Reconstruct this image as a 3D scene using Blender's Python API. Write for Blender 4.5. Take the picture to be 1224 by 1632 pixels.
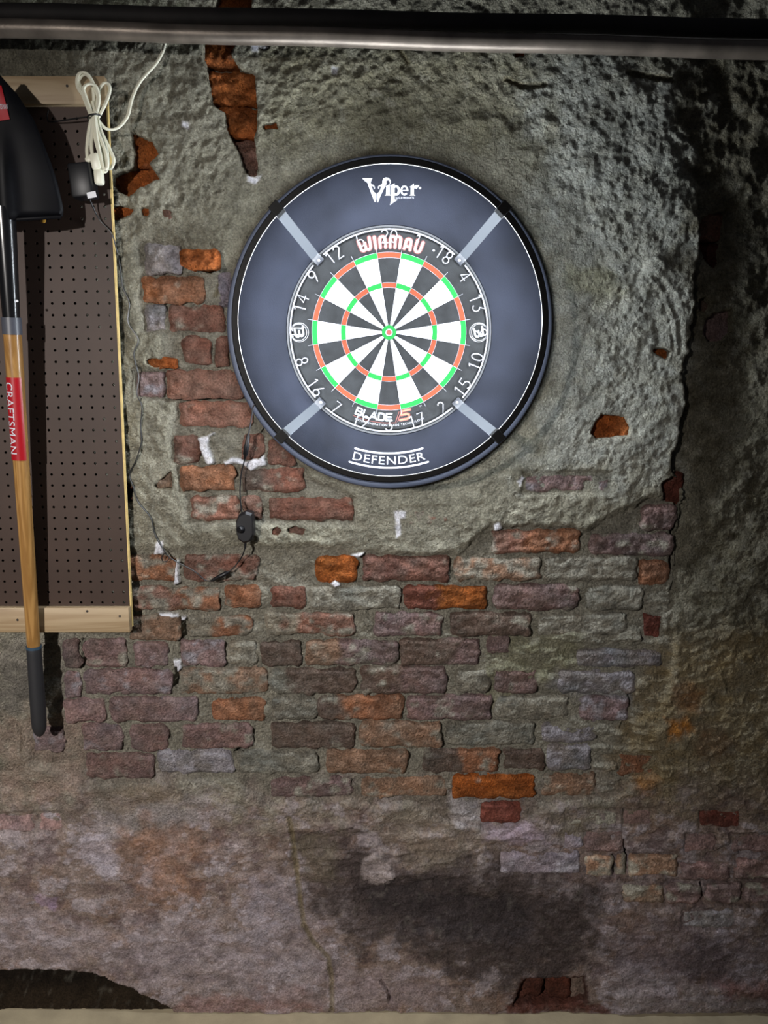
import bpy, bmesh, math, random
import numpy as np
from mathutils import Vector, Matrix

for o in list(bpy.data.objects):
    bpy.data.objects.remove(o, do_unlink=True)
scene = bpy.context.scene
COL = scene.collection
random.seed(7)

# ------------------------------------------------------------------ camera
F_PX, IW, IH = 1224.0, 1224.0, 1632.0
PITCH = math.radians(10.0)
CAM = Vector((0.0, -1.787, 1.666))
cam_data = bpy.data.cameras.new('camera')
cam_data.sensor_width = 36.0
cam_data.lens = 27.0
cam_data.clip_start = 0.02
cam = bpy.data.objects.new('camera', cam_data)
cam.location = CAM
cam.rotation_euler = (math.radians(90) - PITCH, 0, 0)
COL.objects.link(cam)
scene.camera = cam

# ------------------------------------------------------------------ world, lamp, exposure
world = bpy.data.worlds.new('World')
scene.world = world
world.use_nodes = True
wb = world.node_tree.nodes['Background']
wb.inputs[0].default_value = (0.80, 0.84, 1.0, 1)
wb.inputs[1].default_value = 0.035

lamp = bpy.data.lights.new('room_lamp', 'SPOT')      # shaded bulb hanging to the left behind the viewer
lamp.energy = 430
lamp.color = (1.0, 0.95, 0.91)
lamp.shadow_soft_size = 0.035
lamp.spot_size = math.radians(62)
lamp.spot_blend = 1.0
lamp_o = bpy.data.objects.new('room_lamp', lamp)
lamp_o.location = (-1.35, -2.95, 2.12)
COL.objects.link(lamp_o)
_d = Vector((-0.72, 0.0, 0.92)) - lamp_o.location
lamp_o.rotation_euler = _d.to_track_quat('-Z', 'Y').to_euler()

LED_STRENGTH = 225.0

scene.view_settings.view_transform = 'Standard'
scene.view_settings.look = 'None'
scene.view_settings.gamma = 1.0
scene.view_settings.use_curve_mapping = False
scene.view_settings.exposure = 0.0

# ------------------------------------------------------------------ geometry helpers
CP, SP = math.cos(PITCH), math.sin(PITCH)

def P(px, py, h=0.0):
    """point on the plane h metres in front of the wall that is seen at a pixel of the photograph"""
    u = (px - IW / 2) / F_PX
    v = (IH / 2 - py) / F_PX
    d = (u, CP + v * SP, v * CP - SP)
    t = (-h - CAM.y) / d[1]
    return Vector((CAM.x + d[0] * t, -h, CAM.z + d[2] * t))

def proj(X, Y, Z):
    dx = X - CAM.x; dy = Y - CAM.y; dz = Z - CAM.z
    depth = dy * CP - dz * SP
    up = dy * SP + dz * CP
    return IW / 2 + F_PX * dx / depth, IH / 2 - F_PX * up / depth

_tab = np.random.RandomState(11).rand(512, 512)
def vnoise(x, y, seed=0):
    x = np.asarray(x, float) + seed * 17.31; y = np.asarray(y, float) + seed * 9.77
    xi = np.floor(x).astype(int); yi = np.floor(y).astype(int)
    fx = x - xi; fy = y - yi
    fx = fx * fx * (3 - 2 * fx); fy = fy * fy * (3 - 2 * fy)
    a = _tab[xi % 512, yi % 512]; b = _tab[(xi + 1) % 512, yi % 512]
    c = _tab[xi % 512, (yi + 1) % 512]; d = _tab[(xi + 1) % 512, (yi + 1) % 512]
    return (a * (1 - fx) + b * fx) * (1 - fy) + (c * (1 - fx) + d * fx) * fy
def fbm(x, y, octv=4, seed=0, gain=0.5):
    s = 0; amp = 1; tot = 0; f = 1.0
    for i in range(octv):
        s = s + amp * vnoise(np.asarray(x) * f, np.asarray(y) * f, seed + i * 3)
        tot += amp; amp *= gain; f *= 2.03
    return s / tot * 2 - 1            # about -1..1
def sstep(a, b, x):
    t = np.clip((x - a) / (b - a), 0, 1)
    return t * t * (3 - 2 * t)
def srgb(r, g, b):
    def f(c):
        c /= 255.0
        return c / 12.92 if c <= 0.04045 else ((c + 0.055) / 1.055) ** 2.4
    return (f(r), f(g), f(b))

ORG = {}
def empty(name, loc, label=None, cat=None, group=None):
    o = bpy.data.objects.new(name, None)
    o.empty_display_size = 0.05
    o.location = loc
    COL.objects.link(o)
    ORG[o.name] = Vector(loc)
    if label: tag(o, label, cat, group)
    return o
def tag(o, label=None, cat=None, group=None, kind=None):
    if label: o['label'] = label
    if cat: o['category'] = cat
    if group: o['group'] = group
    if kind: o['kind'] = kind
    return o
def mob(name, verts, faces, mat, parent=None, smooth=False, origin=None):
    """one mesh object from world-space vertices; local to the origin of its thing"""
    if parent is not None:
        og = ORG[parent.name]
    else:
        og = Vector(origin) if origin is not None else Vector((0, 0, 0))
    me = bpy.data.meshes.new(name)
    me.from_pydata([tuple(Vector(v) - og) for v in verts], [], [tuple(f) for f in faces])
    me.materials.append(mat)
    if smooth:
        me.polygons.foreach_set('use_smooth', [True] * len(me.polygons))
    me.update()
    o = bpy.data.objects.new(name, me)
    COL.objects.link(o)
    if parent is not None:
        o.parent = parent
    else:
        o.location = og
    ORG[o.name] = og
    return o

class MB:
    def __init__(s): s.v = []; s.f = []
    def add(s, v, f):
        n = len(s.v); s.v += [Vector(q) for q in v]; s.f += [tuple(i + n for i in q) for q in f]; return s
    def box(s, c, sx, sy, sz, rot=None, bev=0.0):
        bm = bmesh.new(); bmesh.ops.create_cube(bm, size=1)
        bmesh.ops.scale(bm, vec=(sx, sy, sz), verts=bm.verts)
        if bev: bmesh.ops.bevel(bm, geom=bm.edges[:], offset=bev, segments=2, affect='EDGES', profile=0.5)
        M = rot.to_4x4() if rot is not None else Matrix()
        bm.verts.index_update()
        v = [Vector(c) + (M @ q.co) for q in bm.verts]; f = [[q.index for q in p.verts] for p in bm.faces]
        bm.free(); return s.add(v, f)
    def tube(s, pts, r, n=8, cap=True):
        pts = [Vector(p) for p in pts]; m = len(pts)
        rr = r if isinstance(r, (list, tuple)) else [r] * m
        t0 = (pts[1] - pts[0]).normalized()
        ref = Vector((0, 0, 1)) if abs(t0.z) < 0.9 else Vector((1, 0, 0))
        nrm = (ref - t0 * ref.dot(t0)).normalized()
        V = []; Fc = []
        for i in range(m):
            t = (pts[min(i + 1, m - 1)] - pts[max(i - 1, 0)])
            t = t.normalized() if t.length > 1e-9 else t0
            nrm = nrm - t * nrm.dot(t)
            nrm = nrm.normalized() if nrm.length > 1e-6 else t.orthogonal().normalized()
            b = t.cross(nrm)
            for k in range(n):
                a = 2 * math.pi * k / n
                V.append(pts[i] + (nrm * math.cos(a) + b * math.sin(a)) * rr[i])
        for i in range(m - 1):
            for k in range(n):
                Fc.append((i * n + k, i * n + (k + 1) % n, (i + 1) * n + (k + 1) % n, (i + 1) * n + k))
        if cap:
            Fc.append(tuple(reversed(range(n)))); Fc.append(tuple(range((m - 1) * n, m * n)))
        return s.add(V, Fc)
    def lathe(s, c, prof, n=64, closed=False, a0=0.0, a1=2 * math.pi):
        """profile (radius, h) turned round the axis pointing out of the wall through c=(x,z)"""
        full = abs(a1 - a0 - 2 * math.pi) < 1e-6
        m = len(prof); cols = n if full else n + 1
        V = []
        for j in range(cols):
            a = a0 + (a1 - a0) * j / n
            for r, h in prof: V.append((c[0] + r * math.cos(a), -h, c[1] + r * math.sin(a)))
        Fc = []
        for j in range(n):
            j2 = (j + 1) % cols
            for i in range(m if closed else m - 1):
                i2 = (i + 1) % m
                Fc.append((j * m + i, j2 * m + i, j2 * m + i2, j * m + i2))
        if not full and closed:
            Fc.append(tuple(range(m))); Fc.append(tuple(reversed(range(n * m, n * m + m))))
        return s.add(V, Fc)
    def build(s, name, mat, parent=None, smooth=False, origin=None):
        o = mob(name, s.v, s.f, mat, parent, smooth, origin)
        bm = bmesh.new(); bm.from_mesh(o.data)
        bmesh.ops.recalc_face_normals(bm, faces=bm.faces); bm.to_mesh(o.data); bm.free()
        if smooth:
            try: o.data.set_sharp_from_angle(angle=math.radians(42))
            except Exception: pass
        return o

def catmull(pts, sub=6):
    pts = [Vector(p) for p in pts]; out = []
    for i in range(len(pts) - 1):
        p0 = pts[max(i - 1, 0)]; p1 = pts[i]; p2 = pts[i + 1]; p3 = pts[min(i + 2, len(pts) - 1)]
        for k in range(sub):
            t = k / sub
            out.append(0.5 * ((2 * p1) + (p2 - p0) * t + (2 * p0 - 5 * p1 + 4 * p2 - p3) * t * t + (3 * p1 - p0 - 3 * p2 + p3) * t ** 3))
    out.append(pts[-1]); return out

# ------------------------------------------------------------------ materials
def new_mat(name):
    m = bpy.data.materials.new(name); m.use_nodes = True
    nt = m.node_tree; b = nt.nodes['Principled BSDF']
    return m, nt, b
def plain(name, col, rough=0.6, metal=0.0, spec=0.5, noise=0.0, nscale=40.0, bump=0.0, bscale=200.0, stretch=None):
    m, nt, b = new_mat(name)
    b.inputs['Roughness'].default_value = rough
    b.inputs['Metallic'].default_value = metal
    b.inputs['Specular IOR Level'].default_value = spec
    b.inputs['Base Color'].default_value = (*col, 1)
    if noise or bump:
        tc = nt.nodes.new('ShaderNodeTexCoord'); mp = nt.nodes.new('ShaderNodeMapping')
        if stretch: mp.inputs['Scale'].default_value = stretch
        nt.links.new(tc.outputs['Object'], mp.inputs[0])
    if noise:
        n = nt.nodes.new('ShaderNodeTexNoise'); n.inputs['Scale'].default_value = nscale; n.inputs['Detail'].default_value = 5
        r = nt.nodes.new('ShaderNodeMapRange'); r.inputs[1].default_value = 0.3; r.inputs[2].default_value = 0.7
        r.inputs[3].default_value = 1 - noise; r.inputs[4].default_value = 1 + noise
        mx = nt.nodes.new('ShaderNodeVectorMath'); mx.operation = 'SCALE'; mx.inputs[0].default_value = col
        nt.links.new(mp.outputs[0], n.inputs['Vector']); nt.links.new(n.outputs[0], r.inputs[0])
        nt.links.new(r.outputs[0], mx.inputs['Scale']); nt.links.new(mx.outputs[0], b.inputs['Base Color'])
    if bump:
        n2 = nt.nodes.new('ShaderNodeTexNoise'); n2.inputs['Scale'].default_value = bscale; n2.inputs['Detail'].default_value = 4
        bp = nt.nodes.new('ShaderNodeBump'); bp.inputs['Strength'].default_value = bump; bp.inputs['Distance'].default_value = 0.002
        nt.links.new(mp.outputs[0], n2.inputs['Vector']); nt.links.new(n2.outputs[0], bp.inputs['Height'])
        nt.links.new(bp.outputs[0], b.inputs['Normal'])
    return m
def masonry(name, grain, gscale, dist, var, mottled):
    """colour from the attribute computed with the relief, with grain and mottling on top"""
    m, nt, b = new_mat(name)
    b.inputs['Roughness'].default_value = 0.95
    b.inputs['Specular IOR Level'].default_value = 0.12
    L = nt.links.new
    at = nt.nodes.new('ShaderNodeAttribute'); at.attribute_name = 'Col'
    geo = nt.nodes.new('ShaderNodeNewGeometry')
    n1 = nt.nodes.new('ShaderNodeTexNoise'); n1.inputs['Scale'].default_value = 210; n1.inputs['Detail'].default_value = 6; n1.inputs['Roughness'].default_value = 0.7
    n2 = nt.nodes.new('ShaderNodeTexNoise'); n2.inputs['Scale'].default_value = 38; n2.inputs['Detail'].default_value = 5
    for n in (n1, n2): L(geo.outputs['Position'], n.inputs['Vector'])
    r1 = nt.nodes.new('ShaderNodeMapRange'); r1.inputs[1].default_value = 0.3; r1.inputs[2].default_value = 0.7; r1.inputs[3].default_value = 1 - var; r1.inputs[4].default_value = 1 + var
    r2 = nt.nodes.new('ShaderNodeMapRange'); r2.inputs[1].default_value = 0.3; r2.inputs[2].default_value = 0.7; r2.inputs[3].default_value = 1 - mottled; r2.inputs[4].default_value = 1 + mottled
    L(n1.outputs[0], r1.inputs[0]); L(n2.outputs[0], r2.inputs[0])
    mm = nt.nodes.new('ShaderNodeMath'); mm.operation = 'MULTIPLY'; L(r1.outputs[0], mm.inputs[0]); L(r2.outputs[0], mm.inputs[1])
    sc = nt.nodes.new('ShaderNodeVectorMath'); sc.operation = 'SCALE'; L(at.outputs['Color'], sc.inputs[0]); L(mm.outputs[0], sc.inputs['Scale'])
    L(sc.outputs[0], b.inputs['Base Color'])
    g1 = nt.nodes.new('ShaderNodeTexNoise'); g1.inputs['Scale'].default_value = gscale; g1.inputs['Detail'].default_value = 5; g1.inputs['Roughness'].default_value = 0.65
    L(geo.outputs['Position'], g1.inputs['Vector'])
    bp = nt.nodes.new('ShaderNodeBump'); bp.inputs['Strength'].default_value = grain; bp.inputs['Distance'].default_value = dist
    ga = nt.nodes.new('ShaderNodeAttribute'); ga.attribute_name = 'Grain'
    L(ga.outputs['Fac'], bp.inputs['Strength'])
    L(g1.outputs[0], bp.inputs['Height']); L(bp.outputs[0], b.inputs['Normal'])
    return m
def wood(name, c1, c2, axis, rings=28.0, rough=0.55):
    m, nt, b = new_mat(name); L = nt.links.new
    tc = nt.nodes.new('ShaderNodeTexCoord'); mp = nt.nodes.new('ShaderNodeMapping')
    s = [rings, rings, rings]; s[axis] = rings * 0.06
    mp.inputs['Scale'].default_value = s
    L(tc.outputs['Object'], mp.inputs[0])
    n = nt.nodes.new('ShaderNodeTexNoise'); n.inputs['Scale'].default_value = 1.6; n.inputs['Detail'].default_value = 4; n.inputs['Distortion'].default_value = 1.2
    L(mp.outputs[0], n.inputs['Vector'])
    w = nt.nodes.new('ShaderNodeMath'); w.operation = 'MULTIPLY'; w.inputs[1].default_value = 26
    sn = nt.nodes.new('ShaderNodeMath'); sn.operation = 'SINE'
    L(n.outputs[0], w.inputs[0]); L(w.outputs[0], sn.inputs[0])
    r = nt.nodes.new('ShaderNodeMapRange'); r.inputs[1].default_value = -1; r.inputs[2].default_value = 1
    L(sn.outputs[0], r.inputs[0])
    mx = nt.nodes.new('ShaderNodeMix'); mx.data_type = 'RGBA'
    mx.inputs[6].default_value = (*c1, 1); mx.inputs[7].default_value = (*c2, 1)
    L(r.outputs[0], mx.inputs[0]); L(mx.outputs[2], b.inputs['Base Color'])
    b.inputs['Roughness'].default_value = rough
    return m
def emit(name, col, strength):
    m, nt, b = new_mat(name)
    b.inputs['Base Color'].default_value = (0.8, 0.8, 0.8, 1)
    b.inputs['Emission Color'].default_value = (*col, 1)
    b.inputs['Emission Strength'].default_value = strength
    return m

M_WALL = masonry('old_plaster', 1.0, 150, 0.030, 0.50, 0.26)
M_BRICK = masonry('old_brick', 1.0, 165, 0.028, 0.50, 0.32)
M_FLOOR = plain('floor_concrete', srgb(168, 155, 128), 0.85, noise=0.14, nscale=14, bump=0.3)
M_PIPE = plain('steel_pipe', srgb(120, 110, 100), 0.42, 0.55, noise=0.3, nscale=18, bump=0.15)
M_IRON = plain('black_iron_pipe', srgb(38, 34, 32), 0.7, 0.2, noise=0.3, nscale=25)
M_PEG = plain('brown_hardboard', srgb(56, 42, 35), 0.55, spec=0.25, noise=0.12, nscale=9)
M_PINE = wood('pine_batten', srgb(158, 138, 108), srgb(142, 120, 90), 0, 16)
M_ASH = wood('varnished_ash', srgb(158, 120, 70), srgb(130, 94, 50), 2, 22, 0.28)
M_BLADE = plain('black_painted_steel', srgb(8, 8, 11), 0.5, 0.0, noise=0.3, nscale=20, spec=0.12)
M_SOCKET = plain('black_glossy_steel', srgb(16, 16, 18), 0.22)
M_COLLAR = plain('grey_collar', srgb(66, 68, 76), 0.4)
M_GRIP = plain('black_rubber', srgb(30, 30, 33), 0.62)
M_RED = plain('red_label', srgb(150, 15, 26), 0.35)
M_LETTER = plain('white_print', srgb(190, 192, 200), 0.5)
M_CORDW = plain('white_vinyl', srgb(222, 220, 200), 0.4)
M_CORDB = plain('black_vinyl', srgb(18, 18, 20), 0.4)
M_PLASTIC = plain('black_plastic', srgb(14, 14, 17), 0.42, spec=0.35)
M_SILVER = plain('pale_silver', srgb(200, 202, 208), 0.35)
M_FOAM = plain('charcoal_foam', srgb(17, 19, 26), 0.9, noise=0.35, nscale=9, bump=0.12, bscale=500, spec=0.12)
M_SISAL = plain('black_sisal', srgb(15, 16, 17), 0.9, noise=0.45, nscale=45, bump=0.2, bscale=600, spec=0.2)
M_SWHITE = plain('white_sisal', srgb(176, 176, 172), 0.9, spec=0.2)
M_SRED = plain('red_sisal', srgb(84, 34, 16), 0.9, spec=0.2)
M_SGREEN = plain('green_sisal', srgb(2, 80, 27), 0.9, spec=0.2)
M_WIRE = plain('bright_wire', srgb(112, 112, 118), 0.4, 0.2)
M_BAND = plain('dark_band', srgb(14, 15, 20), 0.5)
M_PRINT = plain('white_ink', srgb(106, 106, 110), 0.7)
M_INKRED = plain('red_ink', srgb(66, 16, 8), 0.7)
M_RING = plain('black_ring_plastic', srgb(10, 10, 11), 0.6, spec=0.25)
M_ARM = plain('brushed_aluminium', srgb(46, 50, 56), 0.6, 0.0)
M_LED = emit('white_led', (0.86, 0.93, 1.0), LED_STRENGTH)

# ------------------------------------------------------------------ brick survey (pixels of the photograph on the wall plane)
CBR = {  # brick colours
 'o': (142, 88, 56), 'O': (146, 80, 32), 'r': (120, 70, 56), 'R': (96, 52, 44), 's': (140, 92, 76), 'p': (136, 108, 109),
 'P': (118, 91, 91), 'w': (134, 128, 130), 't': (140, 106, 84), 'g': (126, 121, 109), 'd': (92, 70, 62), 'l': (136, 127, 142), 'v': (150, 80, 34), 'k': (76, 38, 28)}
# x0, y0, x1, y1, colour, lime smear 0..1, proud of the mortar in mm
BR = [
 (230,388,289,436,'w',.55,5),(226,441,327,484,'o',.40,6),(350,432,369,490,'l',.5,4),(231,487,263,528,'w',.5,5),(268,487,358,529,'r',.35,5),
 (290,537,337,580,'r',.12,6),(343,537,366,585,'r',.1,6),(219,592,262,634,'p',.5,5),(267,590,390,635,'s',.12,7),(287,640,402,680,'s',.15,7),
 (277,693,318,738,'r',.35,6),(384,690,420,732,'r',.3,5),(427,700,470,742,'r',.25,5),(287,742,374,783,'o',.10,7),(384,746,485,784,'r',.3,6),
 (303,790,382,830,'s',.45,6),(386,790,417,828,'s',.4,5),(428,793,563,829,'r',.22,6),
 (200,885,281,926,'o',.45,7),(292,884,412,925,'r',.5,7),(503,888,569,930,'O',.02,4),(577,885,716,926,'r',.12,7),(725,889,862,925,'t',.55,5),
 (866,886,1017,926,'g',.85,5),(1020,892,1067,934,'o',.15,2),
 (208,936,351,972,'o',.55,7),(358,933,415,968,'o',.4,6),(432,936,487,969,'r',.25,5),(493,935,639,972,'g',.7,5),(642,933,778,971,'O',.12,7),
 (786,932,921,972,'P',.3,7),(934,934,1026,974,'g',.75,4),
 (206,980,287,1020,'t',.4,6),(297,980,402,1015,'o',.5,5),(424,976,565,1012,'s',.4,6),(596,976,706,1014,'P',.45,6),(715,976,848,1014,'d',.25,7),
 (857,978,1000,1014,'g',.85,3),(1024,980,1056,1018,'R',.05,0),
 (100,1020,128,1063,'P',.4,5),(134,1018,204,1064,'P',.3,6),(213,1022,268,1063,'p',.45,6),(289,1020,358,1062,'p',.55,6),(362,1022,410,1060,'g',.8,4),
 (416,1022,482,1061,'d',.15,7),(486,1020,634,1060,'P',.4,7),(638,1018,765,1060,'P',.25,7),(776,1016,814,1040,'P',.4,3),(921,1036,1054,1063,'w',.5,5),
 (102,1072,128,1112,'p',.4,5),(134,1067,274,1106,'p',.3,8),(286,1065,426,1106,'t',.6,6),(430,1066,567,1106,'d',.2,7),(575,1062,712,1106,'P',.3,7),
 (724,1068,782,1104,'g',.7,4),(788,1068,856,1104,'P',.35,5),(890,1070,1011,1105,'w',.6,6),
 (102,1114,167,1151,'p',.35,6),(176,1111,314,1150,'p',.3,8),(337,1113,422,1150,'o',.25,4),(432,1110,506,1147,'g',.6,6),(508,1108,643,1147,'o',.3,6),
 (648,1109,786,1147,'P',.35,7),(789,1109,905,1146,'g',.75,5),(925,1110,1002,1150,'p',.6,3),
 (52,1160,102,1200,'p',.5,4),(131,1154,196,1196,'p',.4,7),(206,1156,268,1197,'P',.35,6),(290,1154,402,1192,'P',.35,6),(432,1151,566,1192,'d',.2,7),
 (573,1150,706,1190,'t',.35,7),(710,1150,852,1188,'g',.6,6),(862,1152,950,1184,'w',.7,3),
 (137,1201,246,1241,'P',.3,6),(251,1195,372,1232,'w',.75,4),(378,1196,506,1232,'g',.55,5),(520,1195,650,1232,'t',.35,6),(674,1194,796,1231,'o',.35,5),
 (803,1194,868,1228,'d',.4,6),(872,1186,942,1226,'w',.55,6),(985,1200,1046,1236,'o',.3,3),
 (433,1240,562,1270,'P',.45,4),(575,1240,712,1272,'t',.4,3),(722,1235,855,1272,'O',.10,4),(865,1234,950,1268,'t',.55,3),
 (766,1278,832,1313,'R',.08,2),(895,1320,930,1353,'l',.5,2),(932,1323,994,1359,'P',.15,2),(992,1288,1040,1316,'P',.2,1),
 (796,1356,926,1392,'l',.55,5),(930,1362,977,1398,'t',.6,4),(981,1362,997,1396,'t',.6,4),(1002,1362,1080,1396,'t',.6,3),
 (1114,1290,1181,1320,'R',.25,1),(1092,1328,1141,1358,'P',.2,2),(1164,1328,1235,1358,'P',.2,2),(1086,1375,1164,1403,'P',.15,2),(1171,1370,1240,1402,'P',.3,4),
 (992,1411,1058,1440,'t',.6,3),(1061,1411,1118,1440,'P',.5,3),(1126,1409,1180,1440,'P',.45,3),(1186,1409,1240,1440,'P',.45,3),
 (1020,803,1077,846,'P',.3,6),(940,850,1072,886,'P',.4,6),(783,844,925,882,'o',.45,5),(832,753,972,786,'p',.45,3),
 (640,806,715,840,'s',.75,2),(-20,1296,57,1325,'p',.4,5),(62,1292,102,1325,'p',.5,4),(1086,1449,1172,1478,'w',.5,4),(900,1288,985,1316,'g',.7,4),(590,1440,590,1440,'g',0,0),(545,1270,545,1270,'g',0,0),
]
BR = [b for b in BR if b[2] > b[0]]
# irregular openings where the render coat has fallen off: outline, then the bricks seen inside
def S(ox, oy, s, pts): return [(ox + x / s, oy + y / s) for x, y in pts]
OPEN = [
 (S(0,0,2.914,[(940,175),(1105,190),(1068,255),(1110,310),(1182,342),(1190,480),(1195,600),(1178,640),(1195,780),(1185,828),(1140,800),(1108,700),(1060,620),(1042,520),(980,490),(985,450),(958,320)]),
  [(312,40,392,104,'v'),(322,110,412,164,'v'),(345,168,416,216,'v'),(362,221,420,290,'r')], 16),
 (S(0,0,2.914,[(604,610),(650,632),(700,650),(740,720),(692,765),(742,832),(640,880),(605,915),(560,895),(526,862),(526,810),(575,800),(622,776),(626,730)]),
  [(200,206,262,262,'v'),(170,266,262,318,'v')], 16),
 (S(0,0,2.914,[(515,965),(560,960),(625,972),(615,995),(545,1020),(515,1010)]), [(170,328,220,354,'v')], 8),
 (S(0,0,2.914,[(660,965),(690,968),(692,1000),(665,1002)]), [(222,328,242,348,'v')], 6),
 (S(0,0,2.914,[(765,985),(795,988),(790,1006),(768,1004)]), [(258,334,278,350,'r')], 5),
 (S(190,380,4.896,[(520,120),(560,150),(610,180),(650,220),(720,180),(775,185),(770,240),(720,265),(580,240),(530,190)]), [(292,400,356,432,'v')], 9),
 (S(190,380,4.896,[(225,945),(290,940),(360,960),(420,990),(380,1010),(260,990),(225,965)]), [(230,568,282,588,'v')], 8),
 (S(190,620,4.896,[(285,750),(410,640),(415,770),(300,778)]), [(244,748,278,780,'t')], 7),
 ([(435,843),(442,841),(449,846),(444,853),(437,851)], [(430,838,454,856,'r')], 6),
 ([(459,843),(470,840),(486,845),(482,851),(462,850)], [(455,836,490,855,'r')], 6),
 ([(942,690),(948,672),(958,661),(996,665),(1002,680),(1000,694),(972,696),(950,698)], [(936,656,1008,702,'v')], 10),
 (S(1040,300,5.44,[(470,240),(560,190),(700,165),(675,280),(665,450),(620,520),(635,640),(590,700),(490,600),(450,500),(455,330)]), [(1116,328,1176,380,'s'),(1114,384,1172,436,'R')], 16),
 (S(1040,300,5.44,[(500,1150),(560,1080),(720,1040),(715,1240),(660,1310),(520,1320),(480,1260)]), [(1122,488,1178,548,'p')], 14),
 (S(1040,300,5.44,[(440,960),(500,940),(550,1010),(500,1070),(445,1040)]), [(1116,468,1148,500,'d')], 12),
 (S(1040,300,5.44,[(0,1410),(90,1390),(150,1420),(120,1480),(60,1450)]), [(1034,550,1070,576,'v')], 9),
 ([(1052,770),(1072,758),(1086,765),(1084,800),(1058,798)], [(1046,752,1092,806,'R')], 14),
 ([(350,-8),(402,-8),(402,22),(360,26),(346,20)], [(338,-30,410,30,'v')], 12),
 ([(837,1557),(930,1558),(934,1590),(905,1600),(818,1600)], [(824,1550,868,1600,'k'),(872,1552,912,1600,'k'),(914,1548,950,1600,'d')], 14),
 ([(415,66),(425,64),(432,72),(424,80),(414,78)], [(408,60,440,86,'w')], 4),
 ([(818,82),(836,84),(832,92),(820,92)], [(812,76,842,98,'v')], 8),
 ([(420,202),(440,199),(442,206),(424,208)], [(414,194,448,212,'v')], 6),
 ([(192,766),(200,764),(214,778),(212,800),(196,800)], [(188,760,220,806,'k')], 20),
]

# ------------------------------------------------------------------ the wall: one relief of render, mortar and lime
WX0, WX1, WZ1 = -1.75, 1.75, 2.75
STEP = 0.0031
xs = np.concatenate([np.linspace(WX0, -1.13, 30)[:-1], np.arange(-1.13, 1.13, STEP), np.linspace(1.13, WX1, 30)])
zs = np.concatenate([np.arange(0.0, 2.46, STEP), np.linspace(2.46, WZ1, 16)])
GX, GZ = np.meshgrid(xs, zs)
PX, PY = proj(GX, 0.0, GZ)
W1 = fbm(GX * 26, GZ * 26, 4, 21); W2 = fbm(GX * 26, GZ * 26, 4, 57)
W3 = fbm(GX * 90, GZ * 90, 2, 5); W4 = fbm(GX * 90, GZ * 90, 2, 77)

def pmask(poly, soft=4.0, warp=6.0, fine=2.0):
    """0..1 mask of a pixel polygon on the wall grid, with a ragged edge; returns (slice, mask)"""
    p = np.array(poly, float); pad = soft * 2 + warp * 1.5 + fine * 1.5 + 2
    sel = (PX > p[:, 0].min() - pad) & (PX < p[:, 0].max() + pad) & (PY > p[:, 1].min() - pad) & (PY < p[:, 1].max() + pad)
    if not sel.any(): return None, None
    r = np.where(sel.any(1))[0]; c = np.where(sel.any(0))[0]
    sl = (slice(r[0], r[-1] + 1), slice(c[0], c[-1] + 1))
    x = PX[sl] + W1[sl] * warp + W3[sl] * fine; y = PY[sl] + W2[sl] * warp + W4[sl] * fine
    inside = np.zeros(x.shape, bool); dist = np.full(x.shape, 1e9)
    n = len(p)
    for i in range(n):
        ax, ay = p[i]; bx, by = p[(i + 1) % n]
        if ay != by:
            cond = ((ay > y) != (by > y)) & (x < (bx - ax) * (y - ay) / (by - ay) + ax)
            inside ^= cond
        ex, ey = bx - ax, by - ay; L2 = ex * ex + ey * ey + 1e-9
        t = np.clip(((x - ax) * ex + (y - ay) * ey) / L2, 0, 1)
        dist = np.minimum(dist, np.hypot(x - ax - t * ex, y - ay - t * ey))
    sd = np.where(inside, dist, -dist)
    return sl, sstep(-soft, soft, sd)
def lmask(line, wid, soft=2.0, warp=3.0):
    p = np.array(line, float); pad = wid + soft + warp * 2 + 4
    sel = (PX > p[:, 0].min() - pad) & (PX < p[:, 0].max() + pad) & (PY > p[:, 1].min() - pad) & (PY < p[:, 1].max() + pad)
    if not sel.any(): return None, None
    r = np.where(sel.any(1))[0]; c = np.where(sel.any(0))[0]
    sl = (slice(r[0], r[-1] + 1), slice(c[0], c[-1] + 1))
    x = PX[sl] + W1[sl] * warp + W3[sl] * 1.0; y = PY[sl] + W2[sl] * warp + W4[sl] * 1.0
    dist = np.full(x.shape, 1e9)
    for (ax, ay), (bx, by) in zip(p[:-1], p[1:]):
        ex, ey = bx - ax, by - ay; L2 = ex * ex + ey * ey + 1e-9
        t = np.clip(((x - ax) * ex + (y - ay) * ey) / L2, 0, 1)
        dist = np.minimum(dist, np.hypot(x - ax - t * ex, y - ay - t * ey))
    return sl, 1 - sstep(wid - soft, wid + soft, dist)
def rect(b, d=0): return [(b[0] - d, b[1] - d), (b[2] + d, b[1] - d), (b[2] + d, b[3] + d), (b[0] - d, b[3] + d)]

# --- relief
H = 0.011 + 0.007 * fbm(GX * 4.2, GZ * 4.2, 3, 1) + 0.0042 * fbm(GX * 17, GZ * 21, 3, 2) + 0.0030 * fbm(GX * 55, GZ * 62, 3, 3)
rough_hi = fbm(GX * 120, GZ * 120, 2, 8)
H += 0.0022 * rough_hi
lump = fbm(GX * 13, GZ * 16, 4, 44)
H += 0.006 * np.clip(np.abs(lump) - 0.12, 0, 1)
# flat, limewashed lower part
low = sstep(1245, 1335, PY + 22 * W1)
Hlow = 0.006 + 0.004 * fbm(GX * 5, GZ * 7, 3, 31) + 0.0042 * fbm(GX * 22, GZ * 40, 4, 32) + 0.0020 * fbm(GX * 80, GZ * 120, 3, 33)
H = H * (1 - low) + Hlow * low
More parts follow.
